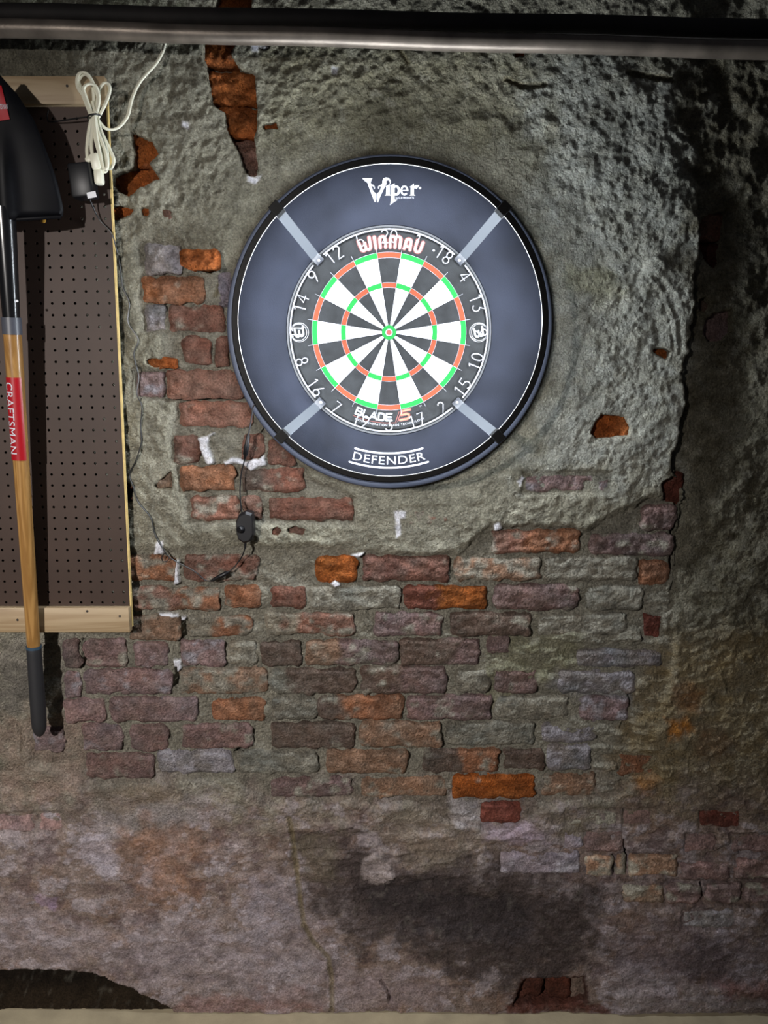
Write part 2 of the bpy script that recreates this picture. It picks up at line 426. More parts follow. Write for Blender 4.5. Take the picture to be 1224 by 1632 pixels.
# bare brickwork zones: mortar level
BZ = [[(200, 876), (500, 868), (575, 880), (640, 885), (730, 884), (785, 838), (935, 842), (1020, 798), (1080, 795), (1070, 1020), (1062, 1110), (1010, 1160), (1040, 1240), (960, 1270), (865, 1285),
       (835, 1318), (760, 1320), (640, 1280), (430, 1278), (370, 1240), (250, 1245), (130, 1248), (50, 1210), (45, 1150), (95, 1105), (90, 1008), (195, 1008)],
      [(222, 382), (290, 384), (296, 434), (345, 436), (350, 428), (372, 428), (372, 500), (375, 590), (405, 640), (440, 700), (490, 760), (565, 790), (565, 832), (430, 838), (300, 832), (282, 742), (272, 690), (284, 640), (215, 636), (214, 590), (260, 584), (264, 535), (226, 530)],
      [(985, 1355), (1085, 1365), (1250, 1320), (1250, 1445), (985, 1445)]]
mort = -0.0060 + 0.0090 * fbm(GX * 20, GZ * 40, 4, 61) + 0.0036 * fbm(GX * 80, GZ * 90, 2, 62)
brickzone = np.zeros_like(H)
for z in BZ:
    sl, m = pmask(z, 8, 7, 3)
    H[sl] = H[sl] * (1 - m) + mort[sl] * m
    brickzone[sl] = np.maximum(brickzone[sl], m)
# the coat right of the bare pier stands further back
STEPLINE = [(1118, -60), (1116, 300), (1112, 400), (1106, 470), (1108, 500), (1098, 545), (1088, 600), (1090, 655), (1078, 690), (1074, 740), (1086, 780), (1078, 860), (1070, 950), (1064, 1010), (1058, 1120)]
sl, m = pmask(STEPLINE + [(1500, 1120), (1500, -60)], 4, 9, 4)
m2 = pmask([(x - 10, y) for x, y in STEPLINE] + [(1500, 1120), (1500, -60)], 62, 30, 6)
upk = 1 - sstep(250, 380, PY[sl] + 30 * W1[sl])
mm2 = np.zeros_like(H); mm2[m2[0]] = m2[1]
m = m * (1 - upk) + mm2[sl] * upk
fade = 1 - sstep(780, 1060, PY[sl])
rgh = 0.010 * fbm(GX[sl] * 11, GZ[sl] * 9, 3, 71) + 0.004 * fbm(GX[sl] * 40, GZ[sl] * 40, 2, 72)
H[sl] += m * (-0.034 * fade * (1 - 0.25 * upk) + rgh * (1 + 0.6 * upk))
sl, m = pmask([(985, 1000), (1060, 1000), (1260, 990), (1260, 1290), (1040, 1300), (960, 1240)], 20, 12, 4)
H[sl] += m * (0.020 * (0.35 - np.abs(fbm(GX[sl] * 20, GZ[sl] * 26, 5, 73, 0.6))) + 0.008 * fbm(GX[sl] * 9, GZ[sl] * 9, 3, 74))
# coarse ledges of squeezed mortar right of the centre courses
sl, m = pmask([(770, 1005), (920, 985), (1060, 985), (1060, 1240), (940, 1270), (870, 1180), (780, 1130)], 20, 12, 4)
H[sl] += m * (0.004 + 0.026 * np.clip(fbm(GX[sl] * 8, GZ[sl] * 30, 5, 75, 0.58), -0.3, 1))
sl, m = pmask([(420, 1240), (900, 1270), (900, 1400), (480, 1420), (430, 1320)], 30, 12, 4)
H[sl] += m * (0.013 * fbm(GX[sl] * 12, GZ[sl] * 38, 5, 76, 0.58))
# trowel sweeps in the coat beside the pier
for k, off in enumerate((0, 9, 19, 31, 44)):
    ln = [(1020 + off, 432 + 2 * k), (1046 + off, 470), (1064 + off * .8, 510), (1072 + off * .55, 560)]
    sl, m = lmask(ln, 1.6, 1.6, 3.0); H[sl] += m * (0.0018 if k % 2 else -0.0018)
# the coat is flat where the surround and the pegboard hang
rs = np.hypot(GX - 0.011, GZ - 1.775)
ms = 1 - sstep(0.345, 0.375, rs)
H = H * (1 - ms) + np.minimum(H, 0.012) * ms
mp = (1 - sstep(-0.60, -0.585, GX)) * sstep(0.98, 1.0, GZ) * (1 - sstep(2.26, 2.28, GZ))
H = H * (1 - mp) + np.minimum(H, 0.022) * mp
# hollows over single bricks
PLAST = H.copy()
for b in BR:
    sl, m = pmask(rect(b, 2.0), 3.0, 3.0, 2.0)
    cut = 1.0 - 0.85 * b[5]
    H[sl] = H[sl] * (1 - m * cut) + np.minimum(H[sl], -0.004) * m * cut
for poly, bricks, dep in OPEN:
    sl, m = pmask(poly, 1.6, 1.5, 1.5)
    H[sl] = H[sl] - m * (dep * 0.0014 + 0.030)
# crumbled rims
# lumps of lime
LIME = [S(190,620,4.896,[(610,380),(660,370),(745,335),(740,350),(700,370),(705,470),(745,575),(690,595),(640,500)]),
        S(190,620,4.896,[(810,565),(885,530),(960,548),(990,560),(1090,545),(1130,510),(1150,590),(1080,615),(1030,635),(975,590),(900,575),(830,590)]),
        S(190,860,4.896,[(300,10),(350,0),(350,110),(270,115)]), S(190,860,4.896,[(445,150),(465,150),(470,340),(430,350)]),
        S(190,860,4.896,[(300,570),(460,575),(470,600),(330,600)]), S(190,860,4.896,[(485,590),(525,600),(515,640),(485,640)]),
        S(190,860,4.896,[(430,940),(490,930),(495,1000),(455,1040),(430,1010)]), S(420,860,4.896,[(680,115),(750,95),(800,95),(750,140)]),
        S(420,860,4.896,[(525,340),(560,310),(600,355),(560,370)]), S(0,0,2.914,[(850,565),(885,580),(885,610),(850,600)]),
        S(0,0,2.914,[(1150,820),(1220,820),(1190,860),(1150,850)]), [(400,74),(414,70),(412,84),(402,84)], [(530,110),(540,112),(538,122),(530,120)],
        [(627,812),(634,812),(640,850),(632,858)], [(635,814),(648,814),(646,826),(636,826)], [(786,834),(796,832),(800,842),(788,846)],
        [(822,766),(830,756),(834,762),(826,776)]]
for poly in LIME:
    sl, m = pmask(poly, 1.5, 2.0, 1.5)
    H[sl] = H[sl] * (1 - m) + (0.010 + 0.002 * W3[sl]) * m
# cracks and open joints
CRACK = [([(291,990),(292,1015)],3.2,40),([(288,1022),(286,1044)],2.2,30),([(280,1066),(279,1092)],3.6,40),([(131,1022),(132,1050),(129,1064)],2.2,25),
         ([(977,1364),(979,1392)],2.2,30),([(999,1360),(997,1388)],2.6,35),([(995,1340),(998,1362)],1.6,20),([(1119,1408),(1121,1434)],2.0,30),([(1080,795),(1073,850),(1070,905)],2.8,40),
         ([(1180,1358),(1224,1361)],1.8,20),([(1180,1403),(1224,1403)],1.6,20),
         ([(462,1300),(470,1350),(478,1420),(485,1470),(500,1500),(525,1525),(530,1560),(530,1606)],1.6,5),
         ([(608,1562),(618,1575),(622,1594)],2.6,16),([(374,1202),(382,1196)],2.4,25),([(355,441),(342,470)],1.0,6),([(344,560),(343,578)],2.2,15),
         ([(0,1130),(20,1140),(35,1162),(36,1196)],1.8,12),([(266,636),(390,634)],1.6,12),([(0,1136),(12,1128)],1.5,10),
         ([(620,72),(636,86),(650,104)],1.6,4),([(1000,118),(1046,126),(1068,130)],3.5,8),([(806,128),(830,140),(868,136)],2.5,6),([(1000,1100),(1006,1120),(990,1160)],1.6,10)]
for ln, w, dep in CRACK:
    sl, m = lmask(ln, w, 1.2, 2.0)
    H[sl] -= m * dep * 0.001
# thin raised seams of mortar
for ln, w, dep in [([(455,1300),(462,1350),(470,1420),(478,1470),(494,1502),(519,1528),(524,1560),(524,1606)],2.0,3),
                   ([(800,1342),(850,1345),(876,1342)],2.0,4),([(640,1385),(680,1372),(690,1362)],1.6,4),([(600,1342),(618,1356),(652,1358)],1.6,4)]:
    sl, m = lmask(ln, w, 1.5, 3.0); H[sl] += m * dep * 0.001
# nub of mortar right of the board
sl, m = pmask([(1024,432),(1030,416),(1044,410),(1056,416),(1058,430),(1046,440)], 5, 2, 1); H[sl] += m * 0.016
# a broken-off flake
sl, m = pmask([(580,1368),(600,1358),(622,1372),(628,1398),(606,1406),(582,1400)], 1.5, 2, 1); H[sl] += m * 0.006
# sunken washout in the dark stain
sl, m = pmask([(560,1400),(700,1410),(860,1430),(860,1490),(640,1480),(575,1440)], 14, 10, 3); H[sl] -= m * 0.010
# arched hole at the foot of the wall
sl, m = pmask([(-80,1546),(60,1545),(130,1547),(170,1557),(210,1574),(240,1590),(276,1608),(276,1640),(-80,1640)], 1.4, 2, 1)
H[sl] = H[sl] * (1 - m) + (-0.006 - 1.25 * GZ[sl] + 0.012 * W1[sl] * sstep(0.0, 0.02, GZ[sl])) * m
# bulging foot of the coat right of the lower hole
sl, m = pmask([(965,1580),(1250,1560),(1250,1602),(1060,1608),(990,1606)], 6, 6, 2); H[sl] += m * 0.010

# --- colour of the surface, shade above the board included
C = np.empty(GX.shape + (3,))
def setc(col): return np.array(srgb(*col))
def blend(mask, col, sl=None):
    if sl is None: C[:] = C * (1 - mask[..., None]) + setc(col) * mask[..., None]
    else: C[sl] = C[sl] * (1 - mask[..., None]) + setc(col) * mask[..., None]
C[:] = setc((138, 134, 119))
blend(sstep(-0.2, 0.55, fbm(GX * 6, GZ * 6, 4, 91)) * 0.7, (113, 109, 94))
blend(sstep(0.05, 0.6, fbm(GX * 9, GZ * 9, 4, 92)) * 0.6, (156, 153, 136))
PAINT = [ # polygon, colour, amount, softness, noisy
 ([(820,60),(1100,120),(1110,330),(1095,560),(1075,760),(830,770),(870,600),(880,450),(840,300)], (152,153,146), .75, 40),
 ([(900,415),(960,425),(1000,470),(960,480),(905,460)], (118,114,84), .6, 12),
 ([(420,70),(860,80),(860,250),(640,240),(400,240)], (118,112,88), .6, 40),
 ([(0,0),(300,0),(300,30),(0,26)], (100,108,84), .6, 20),
 ([(575,60),(660,60),(640,240),(600,240)], (78,74,60), .45, 25),  # dark streak: shade above the ring light put into the wall colour
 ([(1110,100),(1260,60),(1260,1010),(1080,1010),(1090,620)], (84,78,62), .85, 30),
 ([(1050,1010),(1260,1000),(1260,1330),(1080,1340),(1000,1290),(985,1190)], (128,108,70), .7, 25),
 ([(1062,1140),(1098,1138),(1096,1168),(1064,1176)], (178,112,36), .8, 8),
 ([(1075,1085),(1115,1090),(1112,1130),(1080,1128)], (120,78,48), .6, 10),
 ([(1100,1160),(1150,1150),(1170,1190),(1110,1220)], (98,66,48), .55, 14),
 ([(1005,1244),(1046,1236),(1040,1272),(1010,1270)], (160,108,52), .7, 9),
 ([(1110,1215),(1200,1240),(1190,1310),(1100,1300)], (112,104,92), .6, 20),
]
def paint(lst):
    for poly, col, amt, soft in lst:
        sl, m = pmask(poly, soft, max(4, soft * 1.7), 4)
        if sl is None: continue
        n = 0.80 + 0.55 * fbm(GX[sl] * 34, GZ[sl] * 44, 5, 95, 0.62)
        if sum(col) < 200: n = 0.5 * n + 0.55
        blend(np.clip(m * amt * n, 0, 1), col, sl)
blend(brickzone * 0.75, (134, 130, 118))
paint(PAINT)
# limewash on the lower wall: warm grey, lilac, tan
lowc = sstep(1205, 1345, PY + 40 * W1)
blend(lowc * 0.95, (108, 94, 88))
n1 = fbm(GX * 7, GZ * 9, 4, 101); n2 = fbm(GX * 11, GZ * 14, 4, 102); n3 = fbm(GX * 22, GZ * 26, 4, 103)
blend(lowc * sstep(0.0, 0.5, n1) * 0.7, (130, 120, 122))
blend(lowc * sstep(0.05, 0.5, n2) * 0.7, (108, 88, 76))
blend(lowc * sstep(0.1, 0.45, n3) * 0.6, (82, 70, 67))
f1 = fbm(GX * 16, GZ * 20, 6, 141, 0.6); f2 = fbm(GX * 24, GZ * 30, 6, 151, 0.62); f3 = fbm(GX * 40, GZ * 70, 5, 161, 0.6)
blend(lowc * sstep(0.10, 0.20, f1) * 0.65, (138, 130, 134))
blend(lowc * sstep(0.16, 0.24, f2) * 0.65, (100, 82, 72))
blend(lowc * sstep(0.22, 0.30, -f1) * 0.6, (80, 66, 66))
blend(lowc * sstep(0.20, 0.30, f3) * 0.35, (134, 126, 126))
H += lowc * (0.0016 * sstep(0.10, 0.20, f1) - 0.0018 * sstep(0.22, 0.30, -f1) + 0.0010 * sstep(0.16, 0.24, f2))
paint([
 ([(0,1010),(100,1010),(100,1130),(0,1130)], (130,124,116), .8, 12),
 ([(0,1130),(130,1140),(140,1260),(0,1280)], (146,124,112), .7, 20),
 ([(0,1060),(70,1060),(70,1120),(0,1115)], (98,94,88), .7, 12),
 ([(0,1420),(180,1480),(420,1470),(530,1500),(530,1600),(290,1600),(220,1560),(120,1535),(0,1530)], (134,126,131), .5, 25),
 ([(400,1380),(480,1400),(520,1470),(420,1500),(390,1440)], (132,126,134), .6, 20),
 ([(150,1250),(340,1260),(300,1330),(170,1330)], (124,118,116), .6, 25),
 ([(215,1310),(330,1320),(300,1420),(220,1410)], (122,92,74), .7, 25),
 ([(125,1325),(170,1325),(195,1370),(180,1390),(140,1380)], (146,140,148), .7, 8),
 ([(130,1180),(150,1270),(200,1290),(290,1260),(280,1245),(140,1245)], (108,92,76), .6, 10),
 ([(60,1425),(95,1430),(90,1450),(62,1438)], (120,104,120), .85, 3),
 ([(560,1380),(640,1390),(720,1400),(940,1420),(930,1500),(880,1550),(770,1540),(690,1500),(600,1480)], (48,43,45), .9, 22),
 ([(470,1340),(560,1335),(640,1370),(700,1350),(800,1380),(960,1400),(960,1500),(900,1570),(760,1560),(640,1500),(590,1520),(545,1500),(510,1440)], (62,54,52), .92, 26),
 ([(565,1402),(700,1412),(860,1440),(850,1500),(690,1490),(600,1460)], (50,45,46), .85, 14),
 ([(470,1335),(540,1330),(540,1390),(490,1400)], (92,84,70), .6, 16),
 ([(575,1368),(600,1356),(624,1372),(630,1400),(606,1408),(580,1400)], (138,128,126), .9, 4),
 ([(880,1300),(960,1280),(960,1330),(900,1345)], (104,100,82), .6, 16),
 ([(640,1275),(760,1290),(790,1360),(680,1380),(600,1340)], (112,104,92), .7, 22),
 ([(715,1268),(770,1275),(765,1320),(725,1310)], (156,152,156), .7, 10),
 ([(770,1312),(850,1312),(870,1340),(775,1338)], (142,128,142), .7, 8),
 ([(960,1480),(1230,1470),(1230,1560),(1000,1570)], (112,104,110), .7, 30),
 ([(1085,1490),(1150,1500),(1150,1560),(1080,1550)], (72,62,64), .7, 14),
 ([(1000,1450),(1100,1450),(1090,1520),(1000,1520)], (96,82,80), .6, 20),
 ([(530,1540),(700,1560),(700,1606),(540,1606)], (132,120,122), .7, 18),
 ([(300,1585),(420,1590),(520,1596),(520,1610),(270,1610)], (116,92,88), .8, 6),
 ([(1140,1560),(1240,1560),(1240,1585),(1150,1580)], (106,76,72), .7, 8),
 ([(834,1553),(934,1554),(940,1594),(905,1602),(812,1602)], (52,32,26), .95, 3),
 ([(808,1600),(850,1595),(960,1598),(980,1612),(808,1612)], (74,44,36), .9, 4),
 ([(970,1575),(1240,1590),(1240,1610),(1000,1612)], (134,126,126), .7, 8),
 ([(405,1580),(470,1560),(520,1590),(470,1606)], (118,96,92), .6, 10),
 ([(880,1080),(1010,1080),(1010,1120),(900,1110)], (150,150,156), .6, 12),
 ([(775,1010),(920,1005),(920,1060),(780,1130)], (128,126,100), .7, 14),
])
for poly in LIME:
    sl, m = pmask(poly, 2.0, 2.0, 1.5); blend(m * 0.95, (158, 158, 164), sl)
for ln, w, dep in CRACK:
    if dep < 10:
        sl, m = lmask(ln, w + 2.5, 2.0, 2.0); blend(m * 0.6, (96, 86, 58), sl)
for poly, bricks, dep in OPEN:       # pale broken rim of the coat
    sl, m = pmask(poly, 3.0, 1.5, 1.5); rim = m * (1 - m) * 4
    if poly[0][1] < 1500: blend(np.clip(rim * 0.5, 0, 1), (170, 162, 140), sl)
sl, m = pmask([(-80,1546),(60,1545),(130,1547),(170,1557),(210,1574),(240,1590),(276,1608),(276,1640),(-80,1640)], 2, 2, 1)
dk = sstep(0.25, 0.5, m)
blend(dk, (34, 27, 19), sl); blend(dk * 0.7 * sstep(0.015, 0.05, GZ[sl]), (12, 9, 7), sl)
blend(0.35 * sstep(0.2, 0.7, fbm(GX * 60, GZ * 60, 3, 111)) * (1 - 0.8 * lowc), (160, 156, 142))

# --- mesh
ny, nx = GX.shape
co = np.stack([GX, -H, GZ], -1).reshape(-1, 3)
jit = 0.0007
co[:, 0] += (W3 * jit).ravel(); co[:, 2] += np.where(GZ > 0.01, W4 * jit, 0).ravel()
idx = np.arange(ny * nx).reshape(ny, nx)
q = np.stack([idx[:-1, :-1], idx[:-1, 1:], idx[1:, 1:], idx[1:, :-1]], -1).reshape(-1, 4)
me = bpy.data.meshes.new('wall_back')
me.vertices.add(len(co)); me.vertices.foreach_set('co', co.ravel())
me.loops.add(q.size); me.loops.foreach_set('vertex_index', q.ravel().astype(np.int32))
me.polygons.add(len(q)); me.polygons.foreach_set('loop_start', np.arange(0, q.size, 4, dtype=np.int32))
me.update(calc_edges=True)
me.polygons.foreach_set('use_smooth', np.ones(len(q), bool))
ca = me.color_attributes.new('Col', 'FLOAT_COLOR', 'POINT')
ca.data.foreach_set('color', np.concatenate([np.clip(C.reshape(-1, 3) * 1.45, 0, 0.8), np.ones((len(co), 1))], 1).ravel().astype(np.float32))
grain = 1.0 - 0.45 * lowc
for poly in LIME:
    sl, m = pmask(poly, 2.0, 2.0, 1.5); grain[sl] *= 1 - 0.7 * m
gat = me.attributes.new('Grain', 'FLOAT', 'POINT'); gat.data.foreach_set('value', np.clip(grain, 0, 1).ravel().astype(np.float32))
me.materials.append(M_WALL); me.update()
WALL = bpy.data.objects.new('wall_back', me); COL.objects.link(WALL)
tag(WALL, 'old brick wall with crumbling grey-green render and limewash', None, None, 'structure')
ORG[WALL.name] = Vector((0, 0, 0))

def wall_h(px, py):
    p = P(px, py, 0.0)
    j = int(np.clip(np.searchsorted(xs, p.x), 0, nx - 1)); i = int(np.clip(np.searchsorted(zs, p.z), 0, ny - 1))
    return float(H[i, j])

# ------------------------------------------------------------------ bricks, each a part of the wall
rng = np.random.RandomState(3)
MORT = np.array(srgb(140, 136, 124))
TWO = {(226,441):('O',.30),(642,933):('r',.38),(508,1108):('d',.35),(297,980):('g',.45),(424,976):('g',.32),(674,1194):('d',.45),(303,790):('s',.5),(208,936):('s',.5),
       (430,1066):('g',.25),(577,885):('R',.5),(783,844):('s',.45),(486,1020):('t',.4),(638,1018):('d',.6),(575,1062):('d',.5),(384,746):('d',.4),(134,1018):('p',.4),(176,1111):('P',.5)}
def brick(x0, y0, x1, y1, ckey, smear, face, depth=0.03, rough=1.0):
    k = int(rng.randint(0, 9999))
    c4 = [P(x0, y1), P(x1, y1), P(x1, y0), P(x0, y0)]
    cx = sum(p.x for p in c4) / 4; cz = sum(p.z for p in c4) / 4
    w = ((c4[1].x - c4[0].x) + (c4[2].x - c4[3].x)) / 2; hgt = c4[3].z - c4[0].z
    nu = int(np.clip(w / 0.0038, 6, 52)); nv = int(np.clip(hgt / 0.0038, 5, 17))
    u, v = np.meshgrid(np.linspace(-1, 1, nu + 1), np.linspace(-1, 1, nv + 1))
    # rounded, uneven outline
    X = u * w / 2; Z = v * hgt / 2
    rc = min(w, hgt) * rng.uniform(0.12, 0.28)
    qx = np.maximum(np.abs(X) - (w / 2 - rc), 0); qz = np.maximum(np.abs(Z) - (hgt / 2 - rc), 0)
    qn = np.maximum(np.hypot(qx, qz), 1e-9); qi = np.maximum(qx, qz); sc = np.where(qn > 0, qi / qn, 1)
    X = np.sign(X) * (np.minimum(np.abs(X), w / 2 - rc) + qx * sc); Z = np.sign(Z) * (np.minimum(np.abs(Z), hgt / 2 - rc) + qz * sc)
    tilt = rng.uniform(-0.012, 0.012); Z = Z + X * tilt
    ex = fbm((X + cx) * 45, (Z + cz) * 45, 3, k % 50); ez = fbm((X + cx) * 45, (Z + cz) * 45, 3, 60 + k % 40)
    edge = np.maximum(np.abs(u), np.abs(v)) ** 3
    X = X + ex * 0.0075 * edge; Z = Z + ez * 0.0070 * edge
    ed = np.minimum((1 - np.abs(u)) * w / 2, (1 - np.abs(v)) * hgt / 2)
    Hh = face + rough * (0.0060 * fbm((X + cx) * 22, (Z + cz) * 34, 4, k % 30) + 0.0042 * fbm((X + cx) * 80, (Z + cz) * 105, 3, k % 20))
    Hh = Hh - 0.0070 * (1 - sstep(0, 0.009, ed))
    n = u.shape[1]; V = np.stack([X, -Hh, Z], -1).reshape(-1, 3)
    F = []
    for i in range(u.shape[0] - 1):
        for j in range(n - 1):
            F.append((i * n + j, i * n + j + 1, (i + 1) * n + j + 1, (i + 1) * n + j))
    ring = [j for j in range(n)] + [i * n + n - 1 for i in range(1, u.shape[0])] + [(u.shape[0] - 1) * n + j for j in range(n - 2, -1, -1)] + [i * n for i in range(u.shape[0] - 2, 0, -1)]
    base = len(V); back = V[ring].copy(); back[:, 1] = depth
    V = np.concatenate([V, back]); m = len(ring)
    for i in range(m):
        a, b = ring[i], ring[(i + 1) % m]
        F.append((b, a, base + i, base + (i + 1) % m))
    F.append(tuple(base + i for i in range(m - 1, -1, -1)))
    c0 = np.array(srgb(*CBR[ckey])) * rng.uniform(0.85, 1.15)
    xx = V[:, 0] + cx; zz = V[:, 2] + cz
    c0 = np.repeat(c0[None, :], len(V), 0)
    if (x0, y0) in TWO:
        ck, fr = TWO[(x0, y0)]; tt = V[:, 0] / w + 0.5 + 0.22 * fbm(xx * 30, zz * 30, 3, k % 40)
        mk = 1 - sstep(fr - 0.08, fr + 0.08, tt); c0 = c0 * (1 - mk[:, None]) + np.array(srgb(*CBR[ck]))[None, :] * mk[:, None]
    va = fbm(xx * 22, zz * 30, 4, 200 + k % 60); vb = fbm(xx * 34, zz * 40, 4, 130 + k % 60); vc = fbm(xx * 14, zz * 14, 3, 20 + k % 60)
    col = c0 * (1 + 0.45 * va[:, None]) * np.array([1.0, 1.0, 1.0])
    col = col * (1 + np.clip(vc, -1, 1)[:, None] * np.array([0.22, 0.05, -0.10]))
    sm = sstep(0.62 - 1.05 * smear, 0.98 - 1.05 * smear, vb * 0.75 + 0.25 * va + 0.12) * 0.9
    dust = (0.30 if ckey not in 'ORvk' else 0.05) * (0.6 + 0.6 * vnoise(xx * 60, zz * 60, k % 33))
    col = col * (1 - dust[:, None]) + MORT[None, :] * 0.8 * dust[:, None]
    limec = MORT if ckey not in 'wlp' else np.array(srgb(148, 143, 148))
    col = col * (1 - sm[:, None]) + limec[None, :] * (1 + 0.2 * va[:, None]) * sm[:, None]
    me = bpy.data.meshes.new('brick'); me.from_pydata(V.tolist(), [], F)
    me.polygons.foreach_set('use_smooth', np.ones(len(F), bool))
    a = me.color_attributes.new('Col', 'FLOAT_COLOR', 'POINT')
    a.data.foreach_set('color', np.concatenate([np.clip(col * 1.45, 0.006, 0.8), np.ones((len(V), 1))], 1).ravel().astype(np.float32))
    gat = me.attributes.new('Grain', 'FLOAT', 'POINT')
    gat.data.foreach_set('value', np.full(len(V), 1.0 if cz > 0.62 else 0.65, np.float32))
    me.materials.append(M_BRICK); me.update()
    o = bpy.data.objects.new('brick', me); o.location = (cx, 0, cz); COL.objects.link(o); o.parent = WALL
    return o
for b in BR:
    brick(b[0], b[1], b[2], b[3], b[4], b[5], b[6] * 0.001 + rng.uniform(-0.0012, 0.0012))
for poly, bricks, dep in OPEN:
    px = sum(p[0] for p in poly) / len(poly); py = sum(p[1] for p in poly) / len(poly)
    back = wall_h(px, py) + 0.030
    for bb in bricks:
        brick(bb[0], bb[1], bb[2], bb[3], bb[4], 0.10, back, depth=0.06 - back, rough=1.7)

# ------------------------------------------------------------------ floor
fb = MB()
nxf, nyf = 60, 40
V = []; Fq = []
for j in range(nyf + 1):
    for i in range(nxf + 1):
        x = -2.4 + 4.8 * i / nxf; y = 0.03 - 3.5 * j / nyf
        V.append((x, y, 0.003 * float(fbm(np.array(x * 3), np.array(y * 3), 3, 9)) - 0.002))
for j in range(nyf):
    for i in range(nxf):
        a = j * (nxf + 1) + i; Fq.append((a, a + nxf + 1, a + nxf + 2, a + 1))
fb.add(V, Fq)
tag(fb.build('floor', M_FLOOR, smooth=True), 'tan concrete cellar floor', None, None, 'structure')

# ------------------------------------------------------------------ pipes along the top
def pipe(name, pa, pb, h, r, mat, label, extra=None):
    a = P(pa[0], pa[1], h); b = P(pb[0], pb[1], h)
    d = (b - a).normalized()
    root = empty(name, (a + b) / 2, label, 'pipe')
    mb = MB()
    pts = [a + (b - a) * t / 24 + Vector((0, 0, 0.0012 * math.sin(t * 1.3))) for t in range(25)]
    mb.tube(pts, r, 24); mb.build('pipe_wall', mat, root, True)
    if extra:
        for t in extra:
            c = MB(); p = a + (b - a) * t
            c.tube([p - d * 0.022, p - d * 0.020, p + d * 0.020, p + d * 0.022], [r * 1.02, r * 1.16, r * 1.16, r * 1.02], 24)
            c.build('coupling', mat, root, True)
    return root
pipe('steel_pipe', (-420, 33), (1640, 92), 0.085, 0.0175, M_PIPE, 'dull steel pipe running across the top, the lower of two', None)
pipe('iron_pipe', (-420, 13), (1640, 56), 0.058, 0.0195, M_IRON, 'black iron pipe behind and above the dull steel pipe', None)

# ------------------------------------------------------------------ pegboard on two battens
HP, HB = 0.034, 0.052
xr = (P(171, 200, HP).x + P(207, 960, HP).x) / 2
ztop = P(160, 121, HB).z; ztb = P(160, 166, HB).z
zbt = P(150, 969, HB).z; zbb = P(150, 1008, HB).z
lean = (P(207, 960, HP).x - P(171, 200, HP).x) / (P(207, 960, HP).z - P(171, 200, HP).z)
XL = -1.42
PEG = empty('pegboard', (-1.1, -0.02, zbb), 'brown perforated pegboard with pine battens behind the shovel', 'pegboard')
def sh(x, z): return x + lean * (z - (ztop + zbb) / 2)
mb = MB(); PIT = 0.0254; R = 0.0032; T = 0.005
z_lo, z_hi = zbb + 0.008, ztop - 0.008
ncol = 22; nrow = int((z_hi - z_lo - 0.02) / PIT)
x_right = xr; x_first = x_right - 0.0135
xe = [x_right] + [x_first - PIT * (k + 0.5) for k in range(ncol)]
ze = [z_lo] + [z_lo + 0.022 + PIT * k for k in range(nrow)] + [z_hi]
V = []; Fq = []
def addv(x, y, z): V.append((sh(x, z), y, z)); return len(V) - 1
for i in range(ncol):
    xa, xb = xe[i + 1], xe[i]
    for j in range(nrow + 1):
        za, zb = ze[j], ze[j + 1]
        hx = x_first - PIT * i; hz = (za + zb) / 2
        big = zb - za > 0.018
        sq = [(xb, hz), (xb, zb), (hx, zb), (xa, zb), (xa, hz), (xa, za), (hx, za), (xb, za)]
        o8 = [addv(x, -HP, z) for x, z in sq]
        if not big:
            Fq.append(tuple(o8)); continue
        c8 = [addv(hx + R * math.cos(k * math.pi / 4), -HP, hz + R * math.sin(k * math.pi / 4)) for k in range(8)]
        b8 = [addv(hx + R * math.cos(k * math.pi / 4), -HP + T, hz + R * math.sin(k * math.pi / 4)) for k in range(8)]
        for k in range(8):
            k2 = (k + 1) % 8
            Fq.append((o8[k], o8[k2], c8[k2], c8[k])); Fq.append((c8[k], c8[k2], b8[k2], b8[k]))
xl = xe[-1]
mb.add(V, Fq)
mb.add([(sh(xr, z_lo), -HP, z_lo), (sh(xr, z_hi), -HP, z_hi), (sh(xr, z_hi), -HP + T, z_hi), (sh(xr, z_lo), -HP + T, z_lo)], [(0, 1, 2, 3)])
mb.build('panel', M_PEG, PEG)
mb = MB()      # thin edge strip of the panel, paler than its face
mb.add([(sh(xr, z_lo), -HP - 0.0005, z_lo), (sh(xr, z_hi), -HP - 0.0005, z_hi), (sh(xr, z_hi) + 0.003, -HP - 0.0005, z_hi), (sh(xr, z_lo) + 0.003, -HP - 0.0005, z_lo),
        (sh(xr, z_lo), -HP + 0.009, z_lo), (sh(xr, z_hi), -HP + 0.009, z_hi), (sh(xr, z_hi) + 0.003, -HP + 0.009, z_hi), (sh(xr, z_lo) + 0.003, -HP + 0.009, z_lo)],
       [(0, 1, 2, 3), (7, 6, 5, 4), (3, 2, 6, 7), (0, 4, 5, 1), (1, 5, 6, 2), (0, 3, 7, 4)])
tag(mb.build('edge_strip', plain('pale_edge', srgb(196, 170, 110), 0.7, noise=0.2, nscale=60), PEG), 'pale yellowish edge of the panel')
def batten(z0, z1, x_end):
    m = MB()
    zm = (z0 + z1) / 2
    m.box(((XL + x_end) / 2, -(HB + HP) / 2, zm), x_end - XL, HB - HP, z1 - z0, None, 0.0015)
    o = m.build('batten', M_PINE, PEG, True); return o
B1 = batten(ztb, ztop, P(167, 140, HB).x); B2 = batten(zbb, zbt, P(206, 990, HB).x)
def nail(px, py):
    m = MB(); p = P(px, py, HB)
    m.tube([(p.x, -HB + 0.002, p.z), (p.x, -HB - 0.001, p.z)], 0.0028, 10); m.build('nail', M_IRON, PEG)
for q in ((107, 137), (28, 988), (191, 982), (139, 974)): nail(*q)
